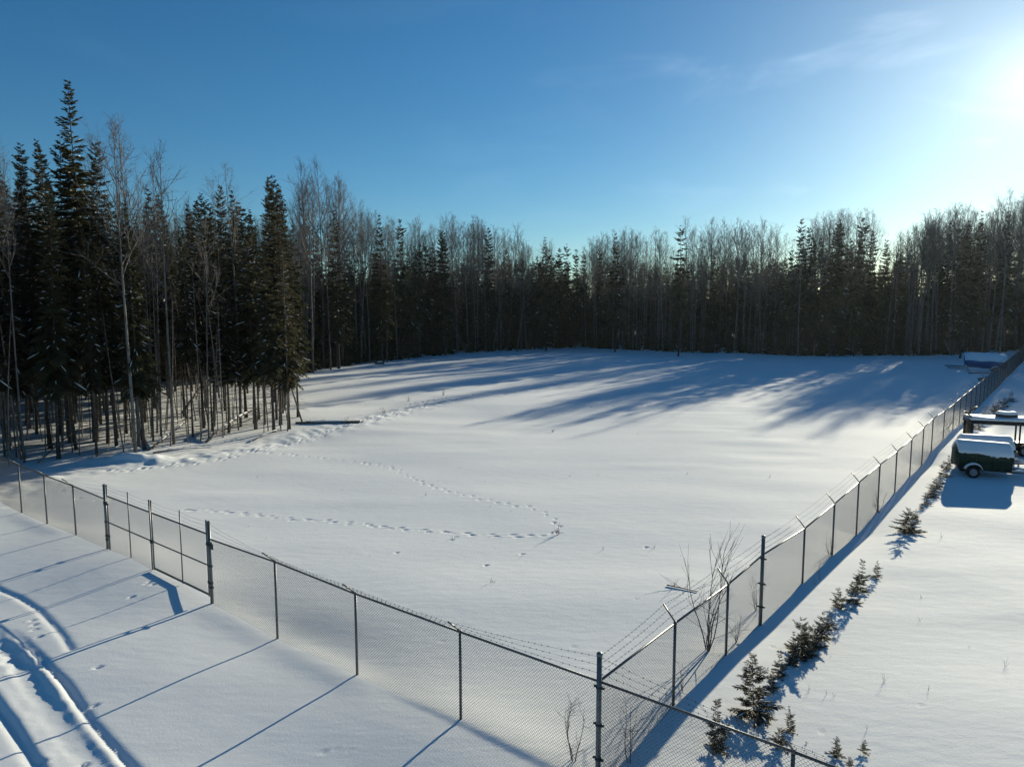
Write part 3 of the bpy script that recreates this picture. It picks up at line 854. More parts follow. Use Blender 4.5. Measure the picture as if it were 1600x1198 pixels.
# trees one can pick out: (base px, base py, top py, kit, H, kind, label)
heroes = [
    (150, 690, 143, 's', 0, 'tallest dark spruce with drooping boughs standing over the grove'),
    (212, 709, 192, 'a', 0, 'pale barked bare aspen at the grove front, leaning slightly, beside the snow mound'),
    (217, 697, 205, 'a', 3, 'bare aspen close behind the leaning pale aspen at the grove front'),
    (272, 693, 232, 'a', 1, 'bare aspen with an open crown just right of the two front aspens'),
    (318, 670, 318, 's', 0, 'dense dark spruce whose snow dusted tip shows between two bare aspens'),
    (376, 668, 268, 'a', 2, 'bare aspen with a many branched crown above the grove spruces'),
    (430, 628, 303, 's', 4, 'broad topped dark spruce at the right side of the grove'),
    (400, 672, 330, 's', 5, 'slim olive spruce at the front right of the grove'),
    (428, 676, 380, 's', 3, 'short olive spruce second from the right tip of the grove'),
    (452, 672, 372, 's', 5, 'olive spruce at the right tip of the grove'),
    (466, 655, 395, 's', 3, 'small olive spruce behind the right tip of the grove'),
    (385, 655, 322, 's', 1, 'narrow pointed spruce behind the grove front right of the many branched aspen'),
    (505, 574, 258, 'a', 3, 'tall pale trunked aspen standing alone between grove and far forest'),
    (530, 575, 330, 's', 2, 'brown tinged spruce beside the tall pale trunked aspen'),
    (961, 549, 364, 's', 0, 'spruce with a pointed crown standing above the middle of the far forest wall'),
    (853, 548, 372, 's', 2, 'narrow pointed spruce rising from the low middle of the far skyline'),
    (1060, 555, 353, 's', 1, 'tall round topped spruce among aspens of the far forest wall'),
    (1500, 560, 355, 's', 2, 'spruce with a pointed tip behind the blue tarpaulin'),
    (1562, 558, 298, 'a', 0, 'highest wide crowned aspen at the right end of the skyline'),
    (597, 566, 338, 's', 2, 'spire topped spruce at the left end of the far forest'),
]
for (bx, by, ty, kd, k, lab) in heroes:
    x, y, z = ground_tree(bx, by); Ht = CAM_H + (HOR - ty) / FOC * y * 1.0 - z
    nearby = y < 62
    if kd == 's':
        kit, h0 = (near_sp[k], near_H[k]) if nearby else (far_sp[min(k, 4)], far_H[min(k, 4)])
        plant('spruce_tree', lab, 'tree', None, kit, (x, y, z), rng.uniform(0, 6), Ht / h0, 1.15)
    else:
        plant('aspen_tree', lab, 'tree', None, asp[k], (x, y, z), rng.uniform(0, 6), Ht / asp_H[k], 1.0)
    free(x, y, .1)
gn = 0; tries = 0
while gn < 195 and tries < 20000:
    tries += 1
    a = rng.uniform(gaz[0], gaz[-1]); r0 = float(np.interp(a, gaz, gr)); far_r = float(np.interp(a, eaz, er))
    dp = (far_r - r0) * rng.random() ** 1.3
    r = r0 + dp + .3; x, y = r * math.sin(a), r * math.cos(a)
    if not free(x, y, 1.15 if dp < 6 else 1.5): continue
    Hw = want_height(x, y); z = hz(x, y); px, _ = proj(x, y, 0)
    Hw = min(Hw, 20.5 if px < 190 else 18 + 1.5 * (px > 340))
    if rng.random() < .80:
        k = rng.randrange(6); h = min(Hw * rng.uniform(.62, .97), 19); sc = h / near_H[k]
        plant('spruce_tree', ('slender spruce with a bare lower stem in the front rank of the grove' if dp < 4 else 'slender spruce with a bare lower stem inside the grove' if dp < 14 else 'slender spruce at the back of the grove'), 'tree', ('spruces of the grove front' if dp < 4 else 'spruces inside the grove' if dp < 14 else 'spruces at the back of the grove'), near_sp[k], (x, y, z), rng.uniform(0, 6.28), sc, rng.uniform(.75, 1.1), (rng.gauss(0, .02), rng.gauss(0, .02)))
    else:
        k = rng.randrange(5); sc = Hw * rng.uniform(.82, 1.0) / asp_H[k]
        plant('aspen_tree', 'leafless aspen among the spruces of the grove beside the fence', 'tree', 'aspens of the near grove', asp[k], (x, y, z), rng.uniform(0, 6.28), sc, rng.uniform(.7, .95), (rng.gauss(0, .02), rng.gauss(0, .02)))
    gn += 1

# thin dead poles that stand among the grove's trunks
def pole(seed, H):
    rs = np.random.RandomState(seed); tp = trunk_path(H, rs, .025); tr = MB()
    tr.tube(tp, .042 * (1 - .75 * np.clip(tp[:, 2] / H, 0, 1)), 6)
    A, B = [], []
    for k in range(26):
        h = H * rs.uniform(.12, .98); c = np.array([np.interp(h, tp[:, 2], tp[:, i]) for i in range(3)]); u = rot2(rs.uniform(0, 6.28)); ln = rs.uniform(.2, 1.1)
        e = c + u * ln + np.array([0, 0, rs.uniform(-.3, .25) * ln]); A.append(c); B.append(e)
        A.append(c + (e - c) * .5); B.append(c + (e - c) * .8 + np.array([u[1], -u[0], .1]) * ln * .3)
    tr.prisms(A, B, .008, .003, 3)
    return tr.mesh('dead_pole', M['dead'])


poles = [pole(130 + i, h) for i, h in enumerate((7.5, 9, 6, 10.5))]
pn = 0
while pn < 135:
    a = rng.uniform(gaz[0], gaz[-1]); r = float(np.interp(a, gaz, gr)) + .2 + 16 * rng.random() ** 1.5; x, y = r * math.sin(a), r * math.cos(a)
    if not free(x, y, .45): continue
    o = obj('dead_pole', poles[pn % 4]); o.location = (x, y, hz(x, y) - .05); o.rotation_euler = (rng.gauss(0, .05), rng.gauss(0, .05), rng.uniform(0, 6.28)); q = rng.uniform(.7, 1.25); o.scale = (q, q, q)
    tag(o, 'thin dead pole with stub twigs standing among the grove trunks', 'dead tree', 'thin dead poles in the grove'); pn += 1


# ------------------------------------------------------------------ fallen and leaning wood
def log(name, label, cat, a, b, r0, r1, za=0, zb=0, snow=True, bend=0, m='dead', group=None):
    """a stem from ground point a (raised za) to ground point b (raised zb)"""
    a3 = np.array([a[0], a[1], hz(*a) + za]); b3 = np.array([b[0], b[1], hz(*b) + zb])
    t = np.linspace(0, 1, 7)[:, None]; pts = (1 - t) * a3 + t * b3 + np.array([0, 0, 1.]) * (np.sin(t * np.pi) * bend)
    rel = pts - a3
    mb = MB(); mb.tube(rel, np.linspace(r0, r1, 7), 8)
    A, B = [], []
    for k in range(7):
        f = rng.uniform(.2, .95); c = rel[0] + (rel[-1] - rel[0]) * f + np.array([0, 0, math.sin(f * math.pi) * bend]); d = np.array([rng.gauss(0, 1), rng.gauss(0, 1), abs(rng.gauss(0, .8))]); d /= np.linalg.norm(d)
        A.append(c); B.append(c + d * rng.uniform(.2, .6))
    mb.prisms(A, B, r1 * .35 + .004, .003, 3)
    o = part(name, mb, M[m], None, False); o.location = a3; tag(o, label, cat, group)
    if snow:
        sb = MB(); q = rel[1:-1] + np.array([0, 0, (r0 + r1) / 2 * .75]); w = (r0 + r1) / 2
        sb.tube(q, [w * .3, w * .85, w * .8, w * .85, w * .3], 6); part('snow_cap', sb, M['snow'], o, True)
    return o


log('fallen_log', 'snow topped log lying on the snow at the tip of the grove', 'log', G(462, 664), G(563, 664), .07, .11, .07, .07)
log('leaning_pole', 'dead pole leaning against the last grove trees beside the snow topped log', 'dead tree', G(472, 661), G(449, 655), .06, .045, 0, 3.4, False)
log('leaning_log', 'straight snow dusted pole slanting up from the front edge of the grove', 'log', G(232, 703), G(300, 672), .07, .055, .02, .8)
log('leaning_log', 'curved snow dusted stem arching over the edge of the grove', 'log', G(322, 690), G(402, 660), .09, .06, .05, .9, True, .25)
log('leaning_log', 'broken trunk slanting high through the middle of the grove', 'log', G(285, 650), G(366, 622), .10, .05, .2, 4.0, False, .3)
log('fallen_log', 'pale log lying at the foot of the left far forest', 'log', G(622, 560), G(656, 553), .14, .10, .15, .5)
log('fallen_log', 'dark stump and log lying on the snow left of the pale log', 'log', G(586, 569), G(600, 569), .22, .16, .1, .15)
log('leaning_pole', 'pale pole slanting against the forest edge left of centre', 'dead tree', G(729, 551), G(702, 549), .10, .06, 0, 6.5, False)
log('leaning_pole', 'pole slanting steeply at the forest edge right of the pale slanting pole', 'dead tree', G(770, 550), G(783, 548), .09, .06, 0, 9, False)
log('leaning_pole', 'slim pale pole tilted right before the dark forest wall', 'dead tree', G(808, 549), G(816, 547), .09, .06, 0, 7, False)
log('leaning_pole', 'pole slanting left of the blue tarpaulin at the forest foot', 'dead tree', G(1486, 556), G(1474, 554), .09, .05, 0, 2.6, False)
log('leaning_pole', 'low pole slanting across the forest foot right of the middle', 'dead tree', G(1266, 555), G(1243, 553), .09, .06, 0, 2.8, False)
for k, (p0, p1, zb) in enumerate([((150, 716), (215, 700), .4), ((60, 725), (128, 690), .9), ((240, 716), (330, 700), .1), ((345, 676), (470, 648), .7), ((395, 688), (440, 676), .2), ((20, 700), (110, 705), .3), ((205, 680), (300, 660), .3), ((300, 640), (440, 646), .2), ((120, 675), (210, 668), .4)]):
    log('fallen_branch', 'thin fallen stem lying between the grove trunks', 'branch', G(*p0), G(*p1), .045, .02, .08, zb, k % 2 == 0, .1, 'dead', 'thin fallen stems in the grove')
for k in range(34):
    px = rng.uniform(560, 1500); py = float(np.interp(px, [455, 560, 640, 740, 900, 1100, 1240, 1450, 1520], [585, 569, 558, 549, 541, 550, 554, 554, 550])) + rng.uniform(-1.5, .6)
    a = G(px, py); an = rng.uniform(0, 3.14); ln = rng.uniform(2, 6); b = a + np.array([math.cos(an), math.sin(an) * .5]) * ln
    log('fallen_branch', 'dead stem lying tangled along the foot of the far forest', 'branch', a, b, .07, .03, .1, rng.uniform(.1, 1.6), k % 3 == 0, .1, 'dead', 'dead stems along the foot of the far forest')


# ------------------------------------------------------------------ young spruces in a row beside the side fence
sap = [tri(spruce(150 + i, 6, .03, rm, 13, 7, 1.7, .55, .95, .012, 0, 0, -.25), ('stem', 'foliage', 'snow_load'), ('bark', 'needles_sapling', 'snow')) for i, rm in enumerate((2.3, 2.0, 2.7, 1.8, 2.4, 2.1, 1.6))]
SAP = [  # base px, base py, height, width factor, label
    (1178, 1119, 1.18, 1.15, 'largest young spruce of the row, broad and snow speckled, behind the corner fence'),
    (1120, 1172, .98, .95, 'young spruce seen through the rail of the short fence run, nearest the corner post'),
    (1236, 1142, .52, 1.0, 'short young spruce to the right of the largest one'),
    (1218, 1163, .40, 1.0, 'small spruce just below the short one, partly behind the fence rail'),
    (1260, 1160, .12, 1.2, 'tiny spruce tip poking from the snow near the short fence run'),
    (1307, 1179, .40, 1.1, 'low spread young spruce at the end of the short fence run'),
    (1350, 1176, .30, 1.1, 'little spruce with a blue shadow, last to the right of the short fence run'),
    (1329, 1208, .34, 1.1, 'little spruce below the low spread one at the photo edge'),
    (1221, 1059, .62, 1.05, 'young spruce in front of the pair of pointed ones'),
    (1238, 1040, .78, 1.0, 'left one of the pair of pointed young spruces'),
    (1254, 1026, .86, .95, 'right one of the pair of pointed young spruces, with a long leader'),
    (1284, 999, .70, 1.15, 'wide low young spruce behind the pointed pair'),
    (1297, 980, .46, .9, 'slim young spruce behind the wide low one'),
    (1312, 950, .55, 1.25, 'low bushy spruce at the left foot of the tall one'),
    (1334, 944, .62, 1.2, 'bushy spruce at the foot of the tall one'),
    (1344, 924, .95, 1.0, 'tall slim young spruce standing midway along the row'),
    (1369, 902, .55, 1.2, 'round young spruce behind the tall slim one'),
    (1420, 831, .85, 1.2, 'lone bushy young spruce standing apart in the middle of the row'),
    (1440, 797, .30, 1.2, 'small spruce beyond the lone bushy one'),
    (1455, 779, .60, 1.3, 'first snowy spruce of the clump before the green trailers'),
    (1466, 764, .65, 1.2, 'second snowy spruce of the clump before the green trailers'),
    (1474, 748, .75, 1.2, 'third snowy spruce of the clump, close to the trailer wheel'),
    (1482, 734, .70, 1.2, 'last snowy spruce of the clump, against the trailer end'),
    (1205, 1080, .50, 1.3, 'low snowy spruce between the largest one and the pointed pair'),
    (1268, 1012, .55, 1.2, 'low spruce between the pointed pair and the wide low one'),
    (1430, 813, .45, 1.4, 'low snowy spruce at the back of the lone bushy one'),
    (1447, 790, .45, 1.4, 'low snowy spruce just before the clump at the green trailers'),
    (1460, 771, .60, 1.4, 'broad snowy spruce within the clump before the green trailers'),
    (1525, 672, .9, 1.5, 'snowy spruce partly behind the left end of the open framed trailer'),
    (1540, 662, 1.1, 1.6, 'wide snowy spruce behind the open framed trailer'),
    (1552, 655, 1.0, 1.4, 'dark young spruce beyond the open framed trailer'),
    (1560, 646, .9, 1.2, 'dark young spruce further along the far end of the row'),
    (1570, 636, .9, 1.2, 'second from last dark spruce at the far end of the row'),
    (1580, 625, .9, 1.1, 'last dark spruce at the far end of the row'),
]
for i, (bx, by, h, wf, lab) in enumerate(SAP):
    x, y = G(bx, by); k = (i * 3) % 7
    plant('spruce_sapling', lab, 'young tree', 'young spruces along the side fence', sap[k], (x, y, hz(x, y) - .09), rng.uniform(0, 6.28), h * 1.16 / 6, wf * 1.08, (rng.gauss(0, .05), rng.gauss(0, .05)))


# ------------------------------------------------------------------ bare shrubs, weeds and sticks
def shrub(seed, H, stems, spread, r=.016, twigs=9, m='twig'):
    rs = np.random.RandomState(seed); mb = MB(); A, B, RA, RB = [], [], [], []
    for k in range(stems):
        u = rot2(rs.uniform(0, 6.28)); d = np.array([0, 0, 1.]) + u * spread * rs.uniform(.1, 1); p = u * .06 * rs.rand(); hh = H * rs.uniform(.6, 1.0); n = 6; pts = [p]
        for j in range(n):
            d = d / np.linalg.norm(d) + rs.normal(0, .10, 3) + np.array([0, 0, .09]); q = p + d / np.linalg.norm(d) * hh / n
            A.append(p); B.append(q); RA.append(r * (1 - j / n * .8)); RB.append(r * (1 - (j + 1) / n * .8)); p = q; pts.append(q)
        for j in range(twigs):
            t = rs.uniform(.8, n); i = min(n - 1, int(t)); c = pts[i] + (pts[i + 1] - pts[i]) * (t - i); e = d * .6 + rs.normal(0, .55, 3); e[2] = abs(e[2]) * .7 + .2; e /= np.linalg.norm(e)
            l1 = hh * rs.uniform(.10, .30); f = c + e * l1; A.append(c); B.append(f); RA.append(r * .38); RB.append(r * .18)
            for z in range(2):
                g_ = f + (e + rs.normal(0, .5, 3)) * l1 * .45; A.append(c + (f - c) * rs.uniform(.4, 1)); B.append(g_); RA.append(r * .22); RB.append(r * .12)
    mb.prisms(A, B, np.array(RA), np.array(RB), 4)
    return mb.mesh('bare_shrub', M[m])


for (bx, by, H, st, spd, r, tw, nm, lab) in [
    (1107, 1024, 2.75, 6, .40, .017, 9, 'bare_shrub', 'tall leafless shrub with upright stems just inside the side fence'),
    (895, 1196, 1.25, 3, .30, .011, 10, 'bare_shrub', 'slender leafless shrub in front of the mesh beside the corner post'),
    (985, 1200, 1.15, 3, .25, .010, 8, 'bare_shrub', 'thin leafless shrub behind the mesh right of the corner post'),
    (1183, 956, .85, 5, .6, .008, 6, 'bare_shrub', 'small brown weed clump at the foot of the tall side fence post'),
    (1066, 1090, .7, 4, .6, .006, 5, 'bare_shrub', 'brown weed stems beside the side fence near the corner'),
    (1150, 1010, .9, 5, .7, .007, 6, 'bare_shrub', 'sparse weeds between the leafless shrub and the tall side fence post'),
    (1297, 862, .7, 5, .5, .008, 6, 'bare_shrub', 'dark weed clump at the foot of the second post past the tall one'),
    (1374, 795, 1.2, 4, .45, .010, 8, 'bare_shrub', 'brushy weed behind the mesh at the middle of the side fence'),
    (1480, 672, 1.1, 6, .8, .012, 8, 'bare_shrub', 'dark brush behind the mesh close to the green trailers'),
    (873, 838, .42, 5, .8, .008, 5, 'bare_shrub', 'little dark weed where two animal trails meet in the field'),
    (1404, 857, .45, 2, .5, .007, 5, 'bare_shrub', 'lone twig in the snow before the bushy young spruce'),
    (1281, 905, .75, 2, .15, .007, 3, 'bare_shrub', 'thin upright stick at the left of the tall slim young spruce'),
    (540, 664, .5, 6, .9, .010, 6, 'bare_shrub', 'dry weeds beside the snow topped log'),
    (600, 648, .5, 6, .9, .010, 6, 'bare_shrub', 'dry weeds along the trampled path past the snow topped log'),
    (638, 627, .6, 5, .8, .012, 6, 'bare_shrub', 'dry weed tuft midway up the trampled path'),
    (692, 618, .6, 5, .8, .012, 6, 'bare_shrub', 'dry weed tuft far up the trampled path'),
    (1022, 858, .16, 3, 1.2, .006, 3, 'bare_shrub', 'small twig lying in the field left of the leafless shrub'),
    (770, 914, .18, 3, 1.2, .006, 3, 'bare_shrub', 'small twig in the snow in the middle of the near field'),
    (707, 843, .16, 3, 1.2, .006, 3, 'bare_shrub', 'small twig beside the lower animal trail'),
    (863, 674, .30, 4, 1.5, .014, 4, 'bare_shrub', 'dark twig cluster on the snow in the middle of the field'),
]:
    x, y = G(bx, by); o = obj(nm, shrub(int(bx), H, st, spd, r, tw, 'twig' if H > 1 else 'dead')); o.location = (x, y, hz(x, y) - .03); tag(o, lab, 'shrub' if H > .6 else 'weed')
stems = [shrub(900 + i, 1.0, 3 + i, .7, .012, 4, 'dead') for i in range(3)]
for k in range(46):
    px, py = (rng.uniform(380, 1250), rng.uniform(600, 900)) if k < 30 else (rng.uniform(1250, 1590), rng.uniform(820, 1150))
    x, y = G(px, py)
    if (x - K[0]) * DF[0] + (y - K[1]) * DF[1] > -1.5 and k < 30: continue
    o = obj('dry_stem', stems[k % 3]); q = rng.uniform(.05, .2); o.scale = (q, q, q); o.location = (x, y, hz(x, y) - .02); o.rotation_euler = (0, 0, rng.uniform(0, 6.28))
    tag(o, 'tiny dry stem just poking out of the open snow', 'weed', 'tiny dry stems in the open snow')
log('fallen_branch', 'forked branch lying on the snow left of the tall leafless shrub', 'branch', G(1042, 920), G(1090, 930), .020, .010, .03, .02, False)


# ------------------------------------------------------------------ trailers
def lathe_x(mb, c, prof, n=20):
    """ring profile [(offset along y, radius)] turned about the y axis through c"""
    th = np.arange(n) * 2 * np.pi / n
    v = np.array([[c[0] + r * math.cos(t), c[1] + o, c[2] + r * math.sin(t)] for o, r in prof for t in th]); m = len(prof)
    q = [(i * n + k, i * n + (k + 1) % n, (i + 1) * n + (k + 1) % n, (i + 1) * n + k) for i in range(m - 1) for k in range(n)]
    mb.add(v, q)


def wheel(c, r, w, root, side):
    mb = MB(); lathe_x(mb, c, [(-w / 2, r * .58), (-w / 2, r * .9), (-w * .36, r), (w * .36, r), (w / 2, r * .9), (w / 2, r * .58), (-w / 2, r * .58)], 24)
    ty = part('wheel', mb, M['rubber'], root, True)
    rb = MB(); s_ = side
    lathe_x(rb, c, [(s_ * w * .5, r * .60), (s_ * w * .42, r * .52), (s_ * w * .30, r * .42), (s_ * w * .40, r * .30), (s_ * w * .42, r * .16), (s_ * w * .62, r * .14), (s_ * w * .66, .002)], 20)
    part('rim', rb, M['rim'], ty, True)
    return ty


def loft(mb, rings, close=True):
    rings = np.asarray(rings, float); m, n = rings.shape[:2]
    q = [(i * n + k, i * n + (k + 1) % n, (i + 1) * n + (k + 1) % n, (i + 1) * n + k) for i in range(m - 1) for k in range(n if close else n - 1)]
    mb.add(rings.reshape(-1, 3), q)


def green_trailer(label, loc, rz, seed):
    rs = np.random.RandomState(seed)
    t = thing('cargo_trailer', label, 'trailer', loc, rz, 'two green cargo trailers')
    Lh, Wh = 1.08, .62
    b = MB(); xs = np.linspace(-Lh, Lh, 9)
    sec = lambda x: [(x, -Wh, .42), (x, -Wh, 1.14), (x, -Wh * .98, 1.18), (x, -.22, 1.47), (x, .22, 1.47), (x, Wh * .98, 1.18), (x, Wh, 1.14), (x, Wh, .42)]
    loft(b, [sec(x) for x in xs])
    for x in (-Lh, Lh):
        r_ = np.array(sec(x)); b.add(r_, [(0, 1, 6, 7), (1, 2, 5, 6), (2, 3, 4, 5)])
    body = part('body', b, M['green'], t)
    for x in (-Lh + .02, -.36, .36, Lh - .02):                       # ribs pressed into the sides
        rb = MB()
        for s_ in (-1, 1): rb.box((x, s_ * (Wh + .012), .78), (.05, .024, .66))
        part('side_rib', rb, M['green'], body)
    hb = MB(); hb.box((-Lh - .015, 0, .80), (.03, 1.1, .62)); tg_ = part('tailgate', hb, M['green'], t)
    for s_ in (-1, 1):
        lb = MB(); lb.box((-Lh - .03, s_ * .55, .50), (.04, .12, .07)); part('tail_lamp', lb, M['red'], t)
    # snow lying over the sloping lid, ragged where it has slid
    up, lo = [], []
    xs = np.linspace(-Lh - .03, Lh + .03, 40)
    for i, x in enumerate(xs):
        e = min(i, len(xs) - 1 - i); k = min(1, e / 1.5); rag = rs.uniform(-.05, .05) + .05 * math.sin(x * 4 + seed) - .05 * x
        th = (.05 + .10 * k ** .5)
        up.append([(x, -Wh - .02 - .035 * k, 1.10 + rag), (x, -Wh - .03 - .05 * k, 1.16 + rag * .6), (x, -Wh * .93 - .02, 1.22 + th * .4), (x, -.40, 1.36 + th * .95), (x, -.17, 1.49 + th), (x, .05, 1.51 + th), (x, .22, 1.48 + th), (x, .42, 1.35 + th * .9), (x, Wh, 1.16 + th * .5), (x, Wh + .05 * k, 1.07 + rag), (x, Wh, 1.10), (x, .16, 1.48), (x, -.16, 1.48), (x, -Wh, 1.12)])
    sb = MB(); loft(sb, up); n = len(up[0])
    for r_ in (up[0], up[-1]):
        c = np.mean(r_, 0); sb.add(list(r_) + [c], None, [(j, (j + 1) % n, n) for j in range(n)])
    part('snow_cover', sb, M['snow'], t, True)
    for s_ in (-1, 1):
        wheel((-.50, s_ * (Wh + .15), .27), .28, .18, t, s_)
        fb = MB(); th = np.linspace(R(12), R(168), 13); rr = .36
        for ya, yb in ((s_ * (Wh + .03), s_ * (Wh + .30)),):
            ring = [[(-.50 + (rr + o) * math.cos(a), y_, .28 + (rr + o) * math.sin(a)) for o, y_ in ((0, ya), (.02, ya), (.02, yb), (0, yb))] for a in th]
            loft(fb, ring)
        fe = part('fender', fb, M['green'], t)
        sb = MB(); loft(sb, [[(-.50 + (rr + o * math.sin(a) ** .6) * math.cos(a), y_, .28 + (rr + o * math.sin(a) ** .6) * math.sin(a)) for o, y_ in ((.021, ya), (.05, ya), (.09, (ya + yb) / 2), (.06, yb), (.021, yb))] for a in np.linspace(R(22), R(158), 13)])
        part('fender_snow', sb, M['snow'], fe, True)
    fb = MB()
    for s_ in (-1, 1): fb.tube([(-Lh, s_ * .5, .38), (Lh, s_ * .5, .38), (Lh + 1.25, s_ * .03, .36)], .045, 4)
    fb.box((0, 0, .37), (.06, 1.2, .06)); fb.box((Lh - .1, 0, .37), (.06, 1.1, .06))
    ch = part('drawbar', fb, M['black'], t)
    sb = MB()
    for s_ in (-1, 1): sb.tube([(Lh + .06, s_ * .46, .43), (Lh + .5, s_ * .30, .45), (Lh + 1.15, s_ * .06, .42)], [.03, .06, .03], 6)
    part('drawbar_snow', sb, M['snow'], ch, True)
    jb = MB(); jb.tube([(Lh + 1.1, .09, .02), (Lh + 1.1, .09, .75)], .03, 8); jb.tube([(Lh + 1.1, .09, .72), (Lh + 1.1, .28, .74)], .012, 6); part('jack_stand', jb, M['black'], t)
    hk = MB(); hk.tube([(-Lh - .02, -.5, 1.2), (-Lh - .10, -.5, 1.22), (-Lh - .10, -.5, 1.42)], .025, 6); hk.tube([(-Lh - .16, -.5, 1.28), (-Lh - .04, -.5, 1.28)], .02, 6); part('latch', hk, M['black'], t)
    return t


a, b = G(1491, 748), G(1584, 754); ax = (b - a) / np.linalg.norm(b - a); rz = math.atan2(ax[1], ax[0]); nv = np.array([-ax[1], ax[0]])
c = (a + b) / 2 + nv * .66
green_trailer('nearer dark green trailer with a snow laden sloping lid and a pale rimmed wheel', (c[0], c[1], hz(*c) - .03), rz, 3).rotation_euler.y = R(2.2)
a2 = G(1503, 735); c = a2 + ax * 1.08 + nv * .66
green_trailer('farther dark green trailer half hidden behind the nearer green one', (c[0], c[1], hz(*c) - .03), rz + .02, 8)
# open framed trailer behind them
a3 = G(1513, 480 + 8 * 1109 / 38.2); c = a3 + ax * 2.2 + nv * .7
t = thing('frame_trailer', 'open framed trailer with a snow covered flat roof and a round roof vent', 'trailer', (c[0], c[1], hz(*c)), rz)
mb = MB(); mb.box((0, 0, 1.78), (4.4, 1.4, .14)); mb.box((0, -.69, 1.70), (4.42, .05, .12)); mb.box((0, .69, 1.70), (4.42, .05, .12)); part('roof', mb, M['black'], t)
sb = MB(); xs = np.linspace(-2.2, 2.2, 24); rs = np.random.RandomState(4)
loft(sb, [[(x, -.70, 1.853), (x, -.72, 1.92 + .02 * math.sin(x * 3)), (x, -.55, 2.0 + .03 * math.sin(x * 2.1)), (x, 0, 2.04 + .03 * math.sin(x * 1.7 + 1)), (x, .55, 2.0), (x, .72, 1.92), (x, .70, 1.853)] for x in xs])
part('roof_snow', sb, M['snow'], t, True)
for x in (-2.12, -.08, .12, 2.12):
    for y_ in ((-.64, .64) if abs(x) > 1 else (-.64,)):
        mb = MB(); mb.box((x, y_, 1.06), (.07 if abs(x) < 1 else .10, .07, 1.34)); part('corner_post', mb, M['black'], t)
mb = MB(); mb.box((-2.05, 0, 1.1), (.05, 1.2, 1.25)); part('end_panel', mb, M['wood'], t)
mb = MB()
for y_ in (-.66, .66): mb.box((0, y_, .40), (4.4, .08, .10))
mb.box((0, 0, .40), (.08, 1.26, .08)); mb.box((0, 0, .62), (3.9, 1.2, .05)); part('deck_frame', mb, M['black'], t)
for x in (-.5, .35):
    wheel((x, -.80, .32), .32, .2, t, -1); wheel((x, .80, .32), .32, .2, t, 1)
for (p0, p1, p2) in (((-2.15, -.62, 1.85), (-2.15, -.62, 2.02), (-2.50, -.70, 2.30)), ((-1.98, .5, 1.86), (-1.98, .5, 2.12), (-1.62, .58, 2.42))):
    mb = MB(); mb.tube([p0, p1, p2], .035, 8); e = np.array(p2); mb.box(e, (.10, .16, .03)); part('roof_arm', mb, M['black'], t)
mb = MB(); th = np.arange(20) * 2 * np.pi / 20
loft(mb, [[(-.35 + r * math.cos(a_) * 1.15, r * .9 * math.sin(a_), z) for a_ in th] for r, z in ((.44, 1.99), (.46, 2.10), (.42, 2.17), (.3, 2.2), (.01, 2.2))]); v = part('roof_vent', mb, M['black'], t, True)
mb = MB(); loft(mb, [[(-.35 + r * math.cos(a_) * 1.15, r * .9 * math.sin(a_), z) for a_ in th] for r, z in ((.44, 2.165), (.45, 2.22), (.36, 2.30), (.22, 2.32), (.18, 2.29), (.01, 2.28))]); part('vent_snow', mb, M['snow'], v, True)

# boat on a trailer under a blue tarpaulin, inside the fence
bl, br = G(1512, 579), G(1568, 581); ax2 = (br - bl) / np.linalg.norm(br - bl); rz2 = math.atan2(ax2[1], ax2[0]); Lb = float(np.linalg.norm(br - bl)); c = (bl + br) / 2 + np.array([-ax2[1], ax2[0]]) * 1.1
t = thing('covered_boat', 'boat on a trailer wrapped in a blue tarpaulin with snow on top', 'boat', (c[0], c[1], hz(*c)), rz2)
h = Lb / 2 + .35; mb = MB(); sb = MB(); rings, snr = [], []
for i, x in enumerate(np.linspace(-h, h, 16)):
    f = i / 15; k = .35 + .65 * min(1, f * 3.2) ** .7; kz = .25 * (1 - min(1, f * 2.2)); wv = .04 * math.sin(x * 3.1)
    near_z = 1.42 + wv - .12 * f
    rings.append([(x, -.35 * k, .42 + kz + .25 * max(0, f - .75)), (x, -1.02, near_z - .5 * (1 - k * .6)), (x, -1.10, near_z), (x, -.2, 1.85), (x, .75, 2.28 - .12 * f), (x, 1.05, 2.05), (x, 1.08, 1.4), (x, .35 * k, .42 + kz)])
    e = min(1, min(f, 1 - f) * 9) ** .5; th_ = .03 + .11 * e; rg = rs.uniform(-.08, .08)
    snr.append([(x, -1.06 + .2 * abs(rg), near_z + .02), (x, -1.10 + .2 * abs(rg), near_z + .05 + th_ * .5), (x, -.2, 1.87 + th_), (x, .72, 2.29 - .12 * f + th_), (x, .98, 2.14 + th_ * .6), (x, .98, 2.09), (x, .72, 2.27 - .12 * f), (x, -.2, 1.83)])
loft(mb, rings); n = 8
for r_ in (rings[0], rings[-1]):
    cc = np.mean(r_, 0); mb.add(list(r_) + [cc], None, [(j, (j + 1) % n, n) for j in range(n)])
part('tarpaulin', mb, M['tarp'], t)
loft(sb, snr)
for r_ in (snr[0], snr[-1]):
    cc = np.mean(r_, 0); sb.add(list(r_) + [cc], None, [(j, (j + 1) % n, n) for j in range(n)])
part('snow_cover', sb, M['snow'], t, True)
mb = MB(); mb.tube([(-h - 2.1, .3, .62), (-h, .2, .58), (h, .1, .42)], .07, 6); mb.box((h - 1.2, 0, .36), (.12, 2.0, .1)); part('boat_trailer_frame', mb, M['black'], t)
wheel((h - 1.2, -1.15, .32), .32, .2, t, -1); wheel((h - 1.2, 1.15, .32), .32, .2, t, 1)
